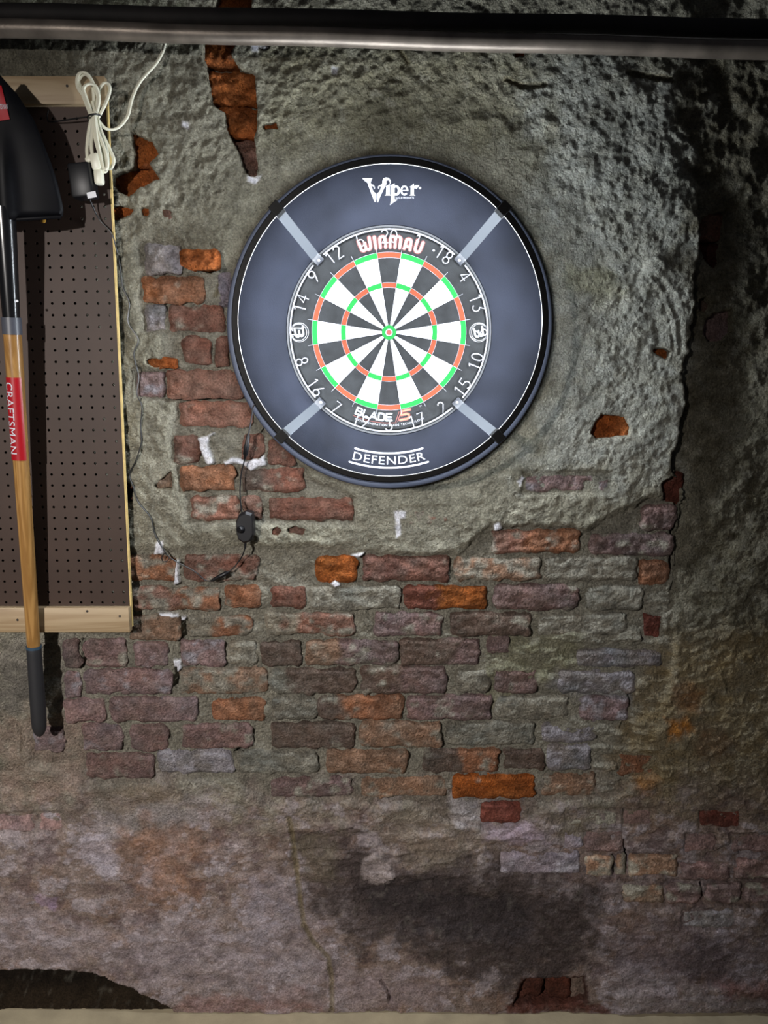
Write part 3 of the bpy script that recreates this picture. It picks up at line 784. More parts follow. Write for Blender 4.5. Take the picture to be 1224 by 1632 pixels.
# fixing blocks between the board and the wall
for z in (zbb + 0.03, ztop - 0.03):
    m = MB(); m.box((xr - 0.30, -(HP - T + 0.0215) / 2, z), 0.06, HP - T - 0.0215, 0.035, None, 0.001); m.build('spacer_block', M_PINE, PEG)

# ------------------------------------------------------------------ shovel hanging blade up
def ax(py):           # handle axis: pixel x and height in front of the wall
    return 15.5 + (py - 470) * 0.0685, 0.0715 + (1010 - py) / 900 * 0.0755
def A(py):
    x, h = ax(py); return P(x, py, h)
SHV = empty('shovel', A(1170), 'long-handled round-point shovel hanging blade up on the pegboard', 'shovel')
mb = MB()
def along(y0, y1, n): return [A(y0 + (y1 - y0) * i / n) for i in range(n + 1)]
def rad(px): return px * 0.00127
mb.tube(along(528, 1034, 20), [rad(14.2 - 2.6 * i / 20 * (1 if i > 4 else 0.5)) for i in range(21)], 24); mb.build('handle', M_ASH, SHV, True)
mb = MB(); mb.tube(along(506, 533, 4), rad(15.6), 24); mb.build('collar', M_COLLAR, SHV, True)
pts = along(330, 507, 16)
mb = MB(); mb.tube(pts, [rad(17.0 - 3.4 * abs((i - 4) / 12) if i > 4 else 17.0) for i in range(17)], 24); mb.build('socket', M_SOCKET, SHV, True)
mb = MB(); p = P(27.5, 480, ax(480)[1] + 0.012); mb.tube([p, p + Vector((0.001, -0.004, 0))], 0.0025, 10); mb.build('rivet', M_SILVER, SHV, True)
ys = [1029, 1032, 1040, 1060, 1090, 1120, 1145, 1158, 1166, 1171, 1174]; rr = [12.2, 13.2, 13.0, 13.2, 13.5, 13.8, 13.8, 13.0, 10.5, 6.5, 1.0]
mb = MB(); mb.tube([A(y) for y in ys], [rad(r) for r in rr], 24); mb.build('grip', M_GRIP, SHV, True)
mb = MB(); mb.tube(along(1029, 1033, 2), rad(13.6), 24); tag(mb.build('grip_collar', plain('blue_grey_rubber', srgb(40, 62, 80), 0.6), SHV, True), 'thin blue-grey rim of the grip')
# blade: dished, pointed, shoulders at the bottom with rolled steps
edge = [(345, 93), (335, 95), (318, 93), (290, 88), (262, 81), (240, 74), (215, 66), (190, 57), (168, 44), (150, 33), (132, 18), (120, 8), (113, 1.5)]
nu = 24; V = []; Fq = []
for (py, hw) in edge:
    xc, hc = ax(py)
    t = (345 - py) / 232.0
    for i in range(nu + 1):
        u = -1 + 2 * i / nu
        w = hw * 1.0
        frog = math.exp(-(u * w / 17.0) ** 2) * (1 - sstep(0.25, 0.75, np.array(t)))
        dish = -0.022 * (u * u) * (1 - 0.4 * t) + 0.016 * float(frog)
        top = 0.010 * math.sin(t * 3.0)
        pxx = xc + u * w
        pyy = py + (6 * (1 - abs(u)) if py > 340 else 0)
        V.append(P(pxx, pyy, hc + dish + top))
for j in range(len(edge) - 1):
    for i in range(nu):
        a = j * (nu + 1) + i; Fq.append((a, a + 1, a + nu + 2, a + nu + 1))
mb = MB().add(V, Fq); BL = mb.build('blade', M_BLADE, SHV, True)
so = BL.modifiers.new('thick', 'SOLIDIFY'); so.thickness = 0.0022; so.offset = 0
for s in (-1, 1):      # rolled foot steps
    pts = []
    for u in (0.22, 0.4, 0.6, 0.8, 0.97):
        xc, hc = ax(345); pts.append(P(xc + s * u * 93, 345 + 6 * (1 - u), hc - 0.022 * u * u + 0.003))
    m = MB(); m.tube(catmull(pts, 4), 0.0042, 10); m.build('foot_step', M_BLADE, SHV, True)
# label on the blade
def bladept(px, py, lift):
    xc, hc = ax(py); hw = np.interp(py, [e[0] for e in edge][::-1], [e[1] for e in edge][::-1]); u = (px - xc) / hw; t = (345 - py) / 232.0
    frog = math.exp(-(u * hw / 17.0) ** 2) * (1 - float(sstep(0.25, 0.75, np.array(t))))
    return P(px, py, hc - 0.022 * u * u * (1 - 0.4 * t) + 0.016 * frog + 0.010 * math.sin(t * 3.0) + lift)
V = []; Fq = []; NL = 8
for j in range(NL + 1):
    t = j / NL
    for i in range(NL + 1):
        s = i / NL
        y0 = 136 + 54 * t; xa, xb = -22 + 6 * t, 2 + 13.5 * t
        V.append(bladept(xa + (xb - xa) * s, y0 + (1 - s) * 5 * t, 0.004))
for j in range(NL):
    for i in range(NL):
        a = j * (NL + 1) + i; Fq.append((a, a + 1, a + NL + 2, a + NL + 1))
LB = MB().add(V, Fq).build('blade_label', M_RED, SHV, True); tag(LB, 'red paper label on the blade')

HK = empty('peg_hook', P(68, 348, 0.036), 'small yellowish hook in the pegboard under the shovel blade shoulder', 'hook')
m = MB(); m.tube(catmull([P(64, 350, .034), P(66, 351, .06), P(68, 352, .085), P(69, 351, .105), P(69, 346, .112), P(69, 340, .113)], 5), 0.0026, 10); m.build('rod', M_IRON, HK, True)
m = MB(); m.tube([P(67, 352, .080), P(69, 352, .100), P(69.5, 350, .109), P(69.5, 346, .113)], [.0042, .0048, .0048, .0040], 12); tag(m.build('sleeve', plain('yellow_sleeve', srgb(150, 112, 40), 0.5), HK, True), 'worn yellow plastic sleeve')
def text_mesh(txt, size=1.0, spacing=1.0):
    cu = bpy.data.curves.new('txt', 'FONT'); cu.body = txt; cu.size = size; cu.align_x = 'CENTER'; cu.align_y = 'CENTER'; cu.space_character = spacing
    cu.resolution_u = 3
    ob = bpy.data.objects.new('txt', cu); COL.objects.link(ob)
    bpy.context.view_layer.update()
    dg = bpy.context.evaluated_depsgraph_get(); m = bpy.data.meshes.new_from_object(ob.evaluated_get(dg))
    bm = bmesh.new(); bm.from_mesh(m); bmesh.ops.triangulate(bm, faces=bm.faces)
    for _ in range(2):
        bmesh.ops.subdivide_edges(bm, edges=[e for e in bm.edges if e.calc_length() > size * 0.22], cuts=1)
        bmesh.ops.triangulate(bm, faces=bm.faces)
    bm.verts.index_update()
    v = [(q.co.x, q.co.y) for q in bm.verts]; f = [[q.index for q in p.verts] for p in bm.faces]
    bm.free(); bpy.data.objects.remove(ob, do_unlink=True); bpy.data.meshes.remove(m); bpy.data.curves.remove(cu)
    return v, f
# strokes for lettering: list of polylines -> flat ribbon with round joins
def stroke_mesh(lines, wid, n=8):
    V = []; Fq = []
    for ln in lines:
        for (ax_, ay_), (bx_, by_) in zip(ln[:-1], ln[1:]):
            dx, dy = bx_ - ax_, by_ - ay_; L = math.hypot(dx, dy)
            if L < 1e-9: continue
            nx_, ny_ = -dy / L * wid / 2, dx / L * wid / 2; k = len(V)
            V += [(ax_ + nx_, ay_ + ny_), (ax_ - nx_, ay_ - ny_), (bx_ - nx_, by_ - ny_), (bx_ + nx_, by_ + ny_)]; Fq.append((k, k + 1, k + 2, k + 3))
        for (cx_, cy_) in ln:
            k = len(V); V += [(cx_ + wid / 2 * math.cos(2 * math.pi * i / n), cy_ + wid / 2 * math.sin(2 * math.pi * i / n)) for i in range(n)]
            Fq.append(tuple(range(k, k + n)))
    return V, Fq
def arc(cx_, cy_, r, a0, a1, n=8, ry=None):
    ry = r if ry is None else ry
    return [(cx_ + r * math.cos(math.radians(a0 + (a1 - a0) * i / n)), cy_ + ry * math.sin(math.radians(a0 + (a1 - a0) * i / n))) for i in range(n + 1)]

# red handle label, wrapped, with its lettering
def cyl_pt(py, ang, r):
    a = A(py); d = (A(py + 5) - A(py - 5)).normalized()
    f = Vector((0, -1, 0)); f = (f - d * f.dot(d)).normalized(); s = d.cross(f).normalized()
    if s.x < 0: s = -s
    return a + (f * math.cos(ang) + s * math.sin(ang)) * r
V = []; Fq = []; na, nl = 16, 12
for j in range(nl + 1):
    for i in range(na + 1):
        V.append(cyl_pt(601 + 131 * j / nl, math.radians(-88 + 150 * i / na), rad(14.75)))
for j in range(nl):
    for i in range(na):
        a = j * (na + 1) + i; Fq.append((a, a + 1, a + na + 2, a + na + 1))
HL = MB().add(V, Fq).build('handle_label', M_RED, SHV, True); tag(HL, 'red label with white lettering wrapped round the handle')
tv, tf = text_mesh('CRAFTSMAN', 1.0, 1.05)
txs = [p[0] for p in tv]; tys = [p[1] for p in tv]
tw = max(txs) - min(txs); th = max(tys) - min(tys)
V = [cyl_pt(609 + (x - min(txs)) / tw * 113, ((y - min(tys)) / th - 0.5) * 0.95 - 0.42, rad(15.05)) for x, y in tv]
tag(MB().add(V, tf).build('lettering', M_LETTER, HL), 'white capitals reading down the handle')
tv, tf = text_mesh('CRAFTSMAN', 1.0, 1.05)
V = [bladept(-13 + 3 + (x - min(txs)) / tw * 22, 172 - (y - min(tys)) / th * 8 + 2 , 0.0048) for x, y in tv]
MB().add(V, tf).build('lettering', M_LETTER, LB)

# ------------------------------------------------------------------ white extension cord, bundled
HC = 0.062
def q1(pts, hs=None):
    out = []
    for i, (x, y) in enumerate(pts):
        h = HC if hs is None else (hs[i] if isinstance(hs, (list, tuple)) else hs)
        out.append(P(x / 2.914, y / 2.914, h))
    return out
EXT = empty('extension_cord', P(151, 185, HC), 'white extension cord coiled and tied, hanging at the pegboard corner', 'cord')
def cord(pts, hs, r=0.0030, name='cable', flat=True):
    m = MB(); c = catmull(q1(pts, hs), 7)
    m.tube([p + Vector((-0.0015, 0.0005, 0)) for p in c], r * 0.82, 8)
    m.tube([p + Vector((0.0015, -0.0005, 0)) for p in c], r * 0.82, 8)
    return m.build(name, M_CORDW, EXT, True)
cord([(772, 110), (766, 185), (755, 240), (720, 300), (650, 380), (612, 460), (592, 540), (548, 593), (500, 600), (468, 575), (442, 530), (430, 470)], [.030, .030, .032, .036, .04, .042, .046, .052, .058, .062, .066, .064])
cord([(440, 560), (404, 470), (362, 405), (362, 352), (384, 336), (412, 352), (440, 405), (458, 470), (446, 560)], [.064, .060, .062, .068, .072, .072, .068, .064, .066])
cord([(432, 560), (388, 450), (372, 400), (366, 372), (392, 345), (424, 372), (436, 440), (436, 560)], [.060, .058, .06, .064, .066, .064, .062, .060])
cord([(438, 560), (398, 450), (388, 410), (412, 390), (442, 398), (458, 440), (456, 490), (440, 560)], [.070, .072, .074, .076, .076, .072, .070, .068])
cord([(448, 560), (486, 490), (508, 430), (506, 395), (486, 385), (466, 410), (456, 450), (446, 560)], [.066, .066, .066, .066, .066, .064, .064, .062])
cord([(432, 520), (414, 600), (404, 690), (408, 745)], [.062, .062, .064, .066])
cord([(440, 520), (428, 620), (424, 680), (432, 730)], [.068, .07, .072, .072])
cord([(444, 520), (440, 620), (462, 720), (476, 790), (492, 796), (500, 760), (494, 690), (462, 600), (446, 520)], [.070, .070, .070, .070, .068, .066, .066, .066, .064])
cord([(450, 520), (466, 600), (508, 690), (528, 740), (520, 775), (502, 782), (478, 720), (456, 620), (446, 520)], [.066, .066, .064, .064, .064, .062, .060, .062, .062])
cord([(436, 520), (450, 640), (470, 740), (484, 785), (498, 770), (488, 700), (452, 600), (440, 520)], [.074, .076, .076, .076, .076, .074, .074, .072])
def tbox(name, x0, y0, x1, y1, wid, h, dep, mat, parent, bev, taper=None):
    """box laid along a pixel line"""
    a = P(x0, y0, h); b = P(x1, y1, h); d = b - a; L = d.length
    ang = math.atan2(d.x, -d.z)
    m = MB(); m.box((a + b) / 2, wid, dep, L, Matrix.Rotation(-ang, 3, 'Y') if False else Matrix.Rotation(ang, 3, 'Y').inverted(), bev)
    return m.build(name, mat, parent, True)
tbox('outlet_block', 151, 246, 157, 272, 0.019, 0.070, 0.024, M_CORDW, EXT, 0.004)
tbox('plug', 157, 270, 159, 295, 0.018, 0.070, 0.020, M_CORDW, EXT, 0.005)
tbox('outlet_wing', 138, 258, 150, 252, 0.013, 0.062, 0.018, M_CORDW, EXT, 0.004)
TIE = empty('cable_tie', P(150, 185, HC), 'thin black tie looped round the white coiled cord', 'cable tie')
m = MB(); c = P(150.5, 185.5, 0.067)
m.tube([c + Vector((0.0125 * math.cos(a), 0.013 * math.sin(a), 0.0018 * math.cos(a))) for a in [2 * math.pi * k / 20 for k in range(21)]], 0.0018, 8)
m.build('loop', M_CORDB, TIE, True)
m = MB(); m.tube(catmull([P(76, 190, 0.036), P(80, 194, 0.042), P(100, 192, 0.052), P(125, 188, 0.058), P(143, 186, 0.060)], 6), 0.0016, 8); m.build('tail', M_CORDB, TIE, True)
m = MB(); m.tube(catmull([P(77, 176, 0.036), P(75, 186, 0.040), P(77, 194, 0.042)], 5), 0.0016, 8); m.build('hook', M_CORDB, TIE, True)

# ------------------------------------------------------------------ low-voltage adapter and its black cord
ADP = empty('power_adapter', P(134, 318, 0.06), 'black plug-in power adapter with thin black cord down the wall', 'power adapter')
tbox('adapter_body', 129, 262, 137, 317, 0.046, 0.070, 0.042, M_PLASTIC, ADP, 0.005)
tbox('pale_strip', 139, 312, 153, 309, 0.012, 0.0918, 0.0006, M_SILVER, ADP, 0.0)  # thin pale silver strip low on the adapter face
pc = [(143, 318, .062), (150, 334, .050), (160, 352, .042), (178, 372, .042), (186, 400, .034)]
pw = [(190, 418), (193, 440), (196, 459), (206, 483), (204, 514), (220, 541), (213, 565), (221, 600), (218, 627), (226, 648), (224, 680), (225, 706), (216, 735), (206, 756), (212, 775), (220, 800), (240, 825), (247, 852), (262, 878), (274, 891), (309, 910), (326, 924), (338, 926)]
def wh(x, y): return max(wall_h(x + dx, y + dy) for dx in (-3, 0, 3) for dy in (-3, 0, 3))
cp = [P(x, y, h) for x, y, h in pc] + [P(x, y, max(wh(x, y), 0.008) + 0.0035) for x, y in pw]
m = MB(); m.tube(catmull(cp, 6), 0.0015, 8); m.build('cable', M_CORDB, ADP, True)
m = MB(); m.tube(catmull([P(262, 882, .016), P(258, 888, .018), P(260, 895, .018), P(266, 894, .018), P(270, 889, .016)], 5), 0.0012, 6); m.build('cable', M_CORDB, ADP, True)
HD = 0.026
a = P(336, 926, HD); b = P(364, 912, HD)
m = MB(); m.tube([a, a + (b - a) * .15, a + (b - a) * .45, a + (b - a) * .5, a + (b - a) * .9, b], [.0018, .0040, .0048, .0056, .0056, .0024], 12); m.build('barrel_connector', M_PLASTIC, ADP, True)

# ------------------------------------------------------------------ dartboard, surround, light ring
BZC = P(620, 530, 0.045)
BX, BZ0 = BZC.x, BZC.z
HF = 0.045                       # board face in front of the wall
DB = empty('dartboard', (BX, -0.01, BZ0), 'bristle dartboard with red and green rings and white wire numbers', 'dartboard')
c0 = (BX, BZ0)
mb = MB(); mb.lathe(c0, [(0.0, 0.012), (0.2255, 0.012), (0.2255, HF - 0.002), (0.2235, HF), (0.0, HF)], 96); mb.build('body', M_SISAL, DB, True)
mb = MB(); mb.lathe(c0, [(0.2225, HF + 0.0008), (0.2262, HF + 0.0008), (0.2262, 0.014), (0.2225, 0.014)], 96, True); mb.build('rim_band', M_BAND, DB, True)
RB0, RB1, RT0, RT1, RD0, RD1 = 0.0066, 0.0160, 0.0958, 0.1068, 0.1588, 0.1705
def seg(r0, r1, k, mat, name='segment', lift=0.0011):
    n = 5; a0 = math.radians(81 - 18 * k); a1 = math.radians(99 - 18 * k)
    V = []; Fq = []
    for i in range(n + 1):
        a = a0 + (a1 - a0) * i / n
        for r, h in ((r0, HF - .001), (r0, HF + lift), (r1, HF + lift), (r1, HF - .001)):
            V.append((BX + r * math.cos(a), -h, BZ0 + r * math.sin(a)))
    for i in range(n):
        for j in range(4):
            Fq.append((i * 4 + j, i * 4 + (j + 1) % 4, i * 4 + 4 + (j + 1) % 4, i * 4 + 4 + j))
    return MB().add(V, Fq).build(name, mat, DB)
for k in range(20):
    dark = k % 2 == 0
    ms, mr = (M_SISAL, M_SRED) if dark else (M_SWHITE, M_SGREEN)
    seg(RB1, RT0, k, ms); seg(RT0, RT1, k, mr); seg(RT1, RD0, k, ms); seg(RD0, RD1, k, mr)
mb = MB(); mb.lathe(c0, [(0.0078, HF), (0.0078, HF + .0013), (RB1, HF + .0013), (RB1, HF)], 40); mb.build('outer_bull', M_SGREEN, DB)
mb = MB(); mb.lathe(c0, [(0.0, HF + .0017), (0.0056, HF + .0017), (0.0056, HF)], 32); mb.build('bullseye', plain('red_bull', srgb(86, 20, 14), 0.9), DB)
mb = MB(); mb.lathe(c0, [(0.0056, HF), (0.0056, HF + .0021), (0.0080, HF + .0021), (0.0080, HF)], 32); mb.build('bull_wire', M_WIRE, DB)
for k in range(20):
    a = math.radians(90 - 9 - 18 * k); ca_, sa_ = math.cos(a), math.sin(a)
    m = MB(); m.tube([(BX + r * ca_, -(HF + .0018), BZ0 + r * sa_) for r in (RB1, 0.1, 0.1815)], 0.00042, 5); m.build('spider_wire', M_WIRE, DB)
for r in (RT0, RT1, RD0, RD1):
    m = MB(); m.tube([(BX + r * math.cos(2 * math.pi * i / 90), -(HF + .0012), BZ0 + r * math.sin(2 * math.pi * i / 90)) for i in range(91)], 0.0003, 4, False); m.build('ring_wire', M_WIRE, DB)
# number ring
RN, HN = 0.2175, HF + 0.0045
NR = MB()
for k in range(4):
    a0 = 45 + 4.2 + 90 * k; a1 = 45 - 4.2 + 90 * (k + 1)
    NR.tube([(BX + RN * math.cos(math.radians(a0 + (a1 - a0) * i / 30)), -HN, BZ0 + RN * math.sin(math.radians(a0 + (a1 - a0) * i / 30))) for i in range(31)], 0.0017, 8)
NRO = NR.build('number_ring', M_WIRE, DB, True)
GL = {'0': [arc(.28, .5, .26, 90, 450, 14, .48)], '1': [[(.08, .84), (.28, 1), (.28, 0)]],
 '2': [arc(.28, .74, .24, 160, -20, 7) + [(.3, .38), (.04, 0), (.56, 0)]], '3': [[(.06, 1), (.5, 1), (.3, .62)] + arc(.26, .32, .28, 80, -150, 8)],
 '4': [[(.42, 0), (.42, 1), (.02, .32), (.58, .32)]], '5': [[(.52, 1), (.12, 1), (.08, .58)] + arc(.26, .32, .28, 110, -140, 8)],
 '6': [[(.44, 1), (.12, .5)] + arc(.28, .28, .25, 150, -210, 12)], '7': [[(.04, 1), (.54, 1), (.22, 0)]],
 '8': [arc(.28, .74, .21, -90, 270, 10, .25), arc(.28, .25, .26, 90, 450, 10, .25)], '9': [[(.12, 0), (.46, .5)] + arc(.28, .72, .25, -30, 330, 12)]}
nums = [20, 1, 18, 4, 13, 6, 10, 15, 2, 17, 3, 19, 7, 16, 8, 11, 14, 9, 12, 5]
DH = 0.027
for k, nmb in enumerate(nums):
    ang = math.radians(90 - 18 * k); s = str(nmb); wtot = 0.74 * (len(s) - 1) + 0.56
    if s in ('11',): wtot = 0.9
    outward = math.sin(ang) > 0.05 or k in (15,)
    m = MB()
    for i, ch in enumerate(s):
        off = i * (0.74 if s != '11' else 0.5)
        for ln in GL[ch]:
            pts = []
            for (gx, gy) in ln:
                lx = (gx + off - wtot / 2) * DH
                if outward: rr_ = RN - 0.001 - (1 - gy) * DH; da = -lx / (RN - 0.012)
                else: rr_ = RN - 0.001 - gy * DH; da = lx / (RN - 0.012)
                a = ang + da
                pts.append((BX + rr_ * math.cos(a), -HN, BZ0 + rr_ * math.sin(a)))
            m.tube(pts, 0.00125, 6)
    m.build('numeral', M_WIRE, NRO, True)
# lettering on the board
def polar_up(x, y, r, aoff=0.0):       # reads left to right along the top
    a = math.pi / 2 - x / r + aoff; return (BX + (r + y) * math.cos(a), BZ0 + (r + y) * math.sin(a))
def polar_dn(x, y, r, aoff=0.0):       # reads left to right along the bottom
    a = -math.pi / 2 + x / r + aoff; return (BX + (r - y) * math.cos(a), BZ0 + (r - y) * math.sin(a))
def flat(name, vf, fn, h, mat, parent):
    lift = {}
    for k, f in enumerate(vf[1]):        # overlapping strokes lie a hair above one another
        for i in f: lift.setdefault(i, (k % 9) * 3.5e-5 if len(vf[1]) < 400 else 0.0)
    V = []
    for i, (x, y) in enumerate(vf[0]):
        p = fn(x, y); V.append((p[0], -h - lift.get(i, 0), p[1]))
    return mob(name, V, vf[1], mat, parent)
WL = {'w': ([[(0, 1.0), (.02, .3)] + arc(.24, .26, .22, 180, 360, 8) + [(.46, .66)], [(.46, .3)] + arc(.68, .26, .22, 180, 360, 8) + [(.92, 1.06)]], .92),
      'i': ([[(0, 0), (0, 1)]], 0.0), 'n': ([[(0, 0), (0, .66)] + arc(.24, .72, .24, 180, 0, 8) + [(.48, 0)]], .48),
      'm': ([[(0, 0), (0, .66)] + arc(.22, .74, .22, 180, 0, 8) + [(.44, 0)], [(.44, .66)] + arc(.66, .74, .22, 180, 0, 8) + [(.88, 0)]], .88),
      'A': ([[(0, 0), (.06, .66)] + arc(.27, .70, .21, 180, 0, 8) + [(.54, 0)], [(.06, .26), (.5, .26)]], .54),
      'U': ([[(0, 1), (0, .3)] + arc(.24, .26, .24, 180, 360, 8) + [(.48, 1)]], .48)}
SW = 0.205; gap = 0.42; hgt = 0.0235; tot = sum(WL[c][1] for c in 'winmAU') + gap * 5
xx = -tot / 2; lines = []
for ch in 'winmAU':
    for ln in WL[ch][0]: lines.append([((x + xx) * hgt, y * hgt) for x, y in ln])
    xx += WL[ch][1] + gap
RW = 0.1805
flat('logo_outline', stroke_mesh(lines, hgt * (SW + .17)), lambda x, y: polar_up(x * 1.0, y, RW, -0.018), HF + .0006, M_INKRED, DB)
LG = flat('logo', stroke_mesh(lines, hgt * SW), lambda x, y: polar_up(x * 1.0, y, RW, -0.018), HF + .0010, M_PRINT, DB); tag(LG, 'white rounded maker lettering edged in red')
flat('logo', stroke_mesh([[(0.0885, .0185), (0.0888, .0185)]], .0045), lambda x, y: polar_up(x, y, RW, -0.018), HF + .0010, M_PRINT, DB)
BLT = {'B': ([[(0, 0), (0, 1), (.7, 1), (.82, .88), (.82, .64), (.7, .53), (0, .53)], [(.7, .53), (.9, .42), (.9, .12), (.78, 0), (0, 0)]], .9), 'L': ([[(0, 1), (0, 0), (.8, 0)]], .8),
       'A': ([[(0, 0), (.5, 1), (1, 0)], [(.2, .28), (.8, .28)]], 1.0), 'D': ([[(0, 0), (0, 1), (.65, 1), (.9, .75), (.9, .25), (.65, 0), (0, 0)]], .9),
       'E': ([[(.85, 1), (0, 1), (0, 0), (.85, 0)], [(0, .5), (.75, .5)]], .85)}
lines = []; xx = 0; hb = 0.0150
for ch in 'BLADE':
    for ln in BLT[ch][0]: lines.append([((x + xx) * hb, y * hb) for x, y in ln])
    xx += BLT[ch][1] + .30
wB = xx * hb
xo = -0.078
RBL = 0.1935
fdn = lambda x, y: polar_dn(x + xo, y, RBL)
flat('model_logo', stroke_mesh(lines, hb * .25), fdn, HF + .0008, M_PRINT, DB)
xs5 = wB + 0.004
flat('model_logo', stroke_mesh([[(xs5, -0.003), (xs5 + .010, .018)], [(xs5 + .0045, -0.003), (xs5 + .0145, .018)]], .0018), fdn, HF + .0008, M_INKRED, DB)
five = [[(xs5 + .038, .0185), (xs5 + .0165, .0185), (xs5 + .0135, .0105), (xs5 + .028, .0105), (xs5 + .0325, .0075), (xs5 + .031, .002), (xs5 + .026, -.0005), (xs5 + .010, -.0005)]]
flat('model_logo', stroke_mesh(five, .0068), fdn, HF + .0006, M_INKRED, DB)
flat('model_logo', stroke_mesh(five, .0032), fdn, HF + .0010, plain('pale_orange_ink', srgb(100, 60, 38), 0.7), DB)
flat('model_logo', stroke_mesh([[(x, -0.0055) for x in np.linspace(-.002, wB + .006, 24)]], .0013), fdn, HF + .0008, M_INKRED, DB)
tv, tf = text_mesh('FIFTH GENERATION BLADE TECHNOLOGY', 0.0066, 1.08)
flat('model_logo', (tv, tf), lambda x, y: polar_dn(x * 1.18 + .002, y, 0.2045), HF + .0008, M_PRINT, DB)
tv, tf = text_mesh('TM', 0.0045, 1.0)
flat('model_logo', (tv, tf), lambda x, y: polar_dn(x + .078, y + .012, 0.188), HF + .0008, M_PRINT, DB)
for s, tlt in ((-1, 8), (1, 12)):      # round W marks at nine and three o'clock
    cxw, czw = BX + s * 0.1985, BZ0 + 0.0005; R0 = 0.0205
    rot = math.radians(tlt)
    def fw(x, y): return (cxw + x * math.cos(rot) - y * math.sin(rot), czw + x * math.sin(rot) + y * math.cos(rot))
    lw = [arc(0, 0, R0, 0, 360, 36), [(x + .0012 * s, y) for x, y in arc(0, 0, R0 * .86, 20, 380, 36)], [(x - .001, y + .0008) for x, y in arc(0, 0, R0 * .93, 60, 240, 24)]]
    flat('roundel', stroke_mesh(lw, .0012), fw, HF + .0008, M_PRINT, DB)
    ww = [[((x - .46) * .0200, (y - .5) * .0190) for x, y in ln] for ln in WL['w'][0]]
    flat('roundel', stroke_mesh(ww, .0044), fw, HF + .0009, M_PRINT, DB)

# surround of foam
SZ = BZ0 + 0.0115; SX = BX + 0.001; c1 = (SX, SZ)
SUR = empty('dartboard_surround', (SX, -0.01, SZ), 'wide charcoal foam surround fitted round the dartboard', 'surround')
mb = MB()
# inner edge follows the board, outer edge its own circle
nS = 128; V = []; Fq = []
prof = [('i', HF - .006), ('i', HF - .001), ('i2', HF + .0005), ('o2', HF + .0005), ('o2', 0.016), ('i', 0.016)]
for j in range(nS):
    a = 2 * math.pi * j / nS
    for kd, h in prof:
        if kd in ('i', 'i2'):
            r = 0.2268 if kd == 'i' else 0.2282; V.append((BX + r * math.cos(a), -h, BZ0 + r * math.sin(a)))
        else:
            r = 0.3485; V.append((SX + r * math.cos(a), -h, SZ + r * math.sin(a)))
mP = len(prof)
for j in range(nS):
    for i in range(mP):
        Fq.append((j * mP + i, ((j + 1) % nS) * mP + i, ((j + 1) % nS) * mP + (i + 1) % mP, j * mP + (i + 1) % mP))
mb.add(V, Fq); mb.build('foam_ring', M_FOAM, SUR, True)
mb = MB(); mb.lathe(c1, [(0.3486, HF), (0.3565, HF - .001), (0.3600, HF - .004), (0.3610, HF - .009), (0.3610, 0.016), (0.3486, 0.016)], 128, True)  # outermost foam, its lamplight put into a lighter grey
tag(mb.build('lit_foam_edge', plain('lamplit_foam_grey', srgb(46, 50, 62), 0.6), SUR, True), 'outer foam edge of the surround, lamplight painted in as slate grey')
HS = HF + 0.0012
VP = [[(160,132),(315,132),(302,160),(290,195),(298,222),(330,232),(352,262),(352,292),(338,292),(332,262),(312,248),(302,256),(318,300),(330,330),(370,362),(370,440),(362,490),(348,488),(300,370),(265,270),(240,200),(205,178)],
 [(463,180),(476,138),(518,118),(562,126),(592,168),(590,212),(574,216),(574,184),(552,160),(526,172),(524,196),(532,208),(512,246),(470,330),(432,410),(402,492),(388,490),(383,440),(383,366),(418,336),(436,300),(446,262),(430,250),(418,262),(416,290),(402,290),(398,262),(416,240),(452,228),(466,205)],
 [(512,255),(578,218),(578,375),(592,393),(498,393),(520,375),(524,275)],
 [(586,240),(650,208),(650,450),(692,458),(628,500),(578,540),(594,480),(596,262)],
 [(876,262),(940,212),(940,375),(962,394),(872,394),(890,375),(890,276)],
 [(936,252),(965,236),(1022,238),(978,296),(958,282),(938,290)]]
def lp(x, y): p = P(560 + x / 9.415, 270 + y / 9.415, HS); return (p.x, p.z)
V = []; Fq = []
for poly in VP:
    k = len(V); V += poly; Fq.append(tuple(range(k, k + len(poly))))
sv, sf = stroke_mesh([arc(672, 316, 42, 120, -120, 14, 62)], 34); k = len(V); V += sv; Fq += [tuple(i + k for i in f) for f in sf]
sv, sf = stroke_mesh([[(765, 318), (826, 316)]], 14); k = len(V); V += sv; Fq += [tuple(i + k for i in f) for f in sf]
sv, sf = stroke_mesh([[(845, 318)] + arc(795, 316, 46, 0, 310, 20, 62)], 26); sv = [(x, 632 - y) for x, y in sv]; k = len(V); V += sv; Fq += [tuple(i + k for i in f) for f in sf]
sv, sf = stroke_mesh([[(1027, 280), (1029, 280)]], 36, 12); k = len(V); V += sv; Fq += [tuple(i + k for i in f) for f in sf]
tag(flat('brand_print', (V, Fq), lp, HS, M_PRINT, SUR), 'white gothic brand lettering')
tv, tf = text_mesh('by GLD PRODUCTS', 1.0, 1.0); xa = min(p[0] for p in tv); xb = max(p[0] for p in tv); ya = min(p[1] for p in tv); yb = max(p[1] for p in tv)
flat('brand_print', (tv, tf), lambda x, y: lp(668 + (x - xa) / (xb - xa) * 270, 448 - (y - ya) / (yb - ya) * 36), HS, M_PRINT, SUR)
tv, tf = text_mesh('DEFENDER', 1.0, 1.08); xa = min(p[0] for p in tv); xb = max(p[0] for p in tv); ya = min(p[1] for p in tv); yb = max(p[1] for p in tv)
RDf = 0.284
flat('model_print', (tv, tf), lambda x, y: polar_dn(((x - xa) / (xb - xa) - .5) * .164, ((y - ya) / (yb - ya) - .5) * .0185, RDf), HS, M_PRINT, SUR)
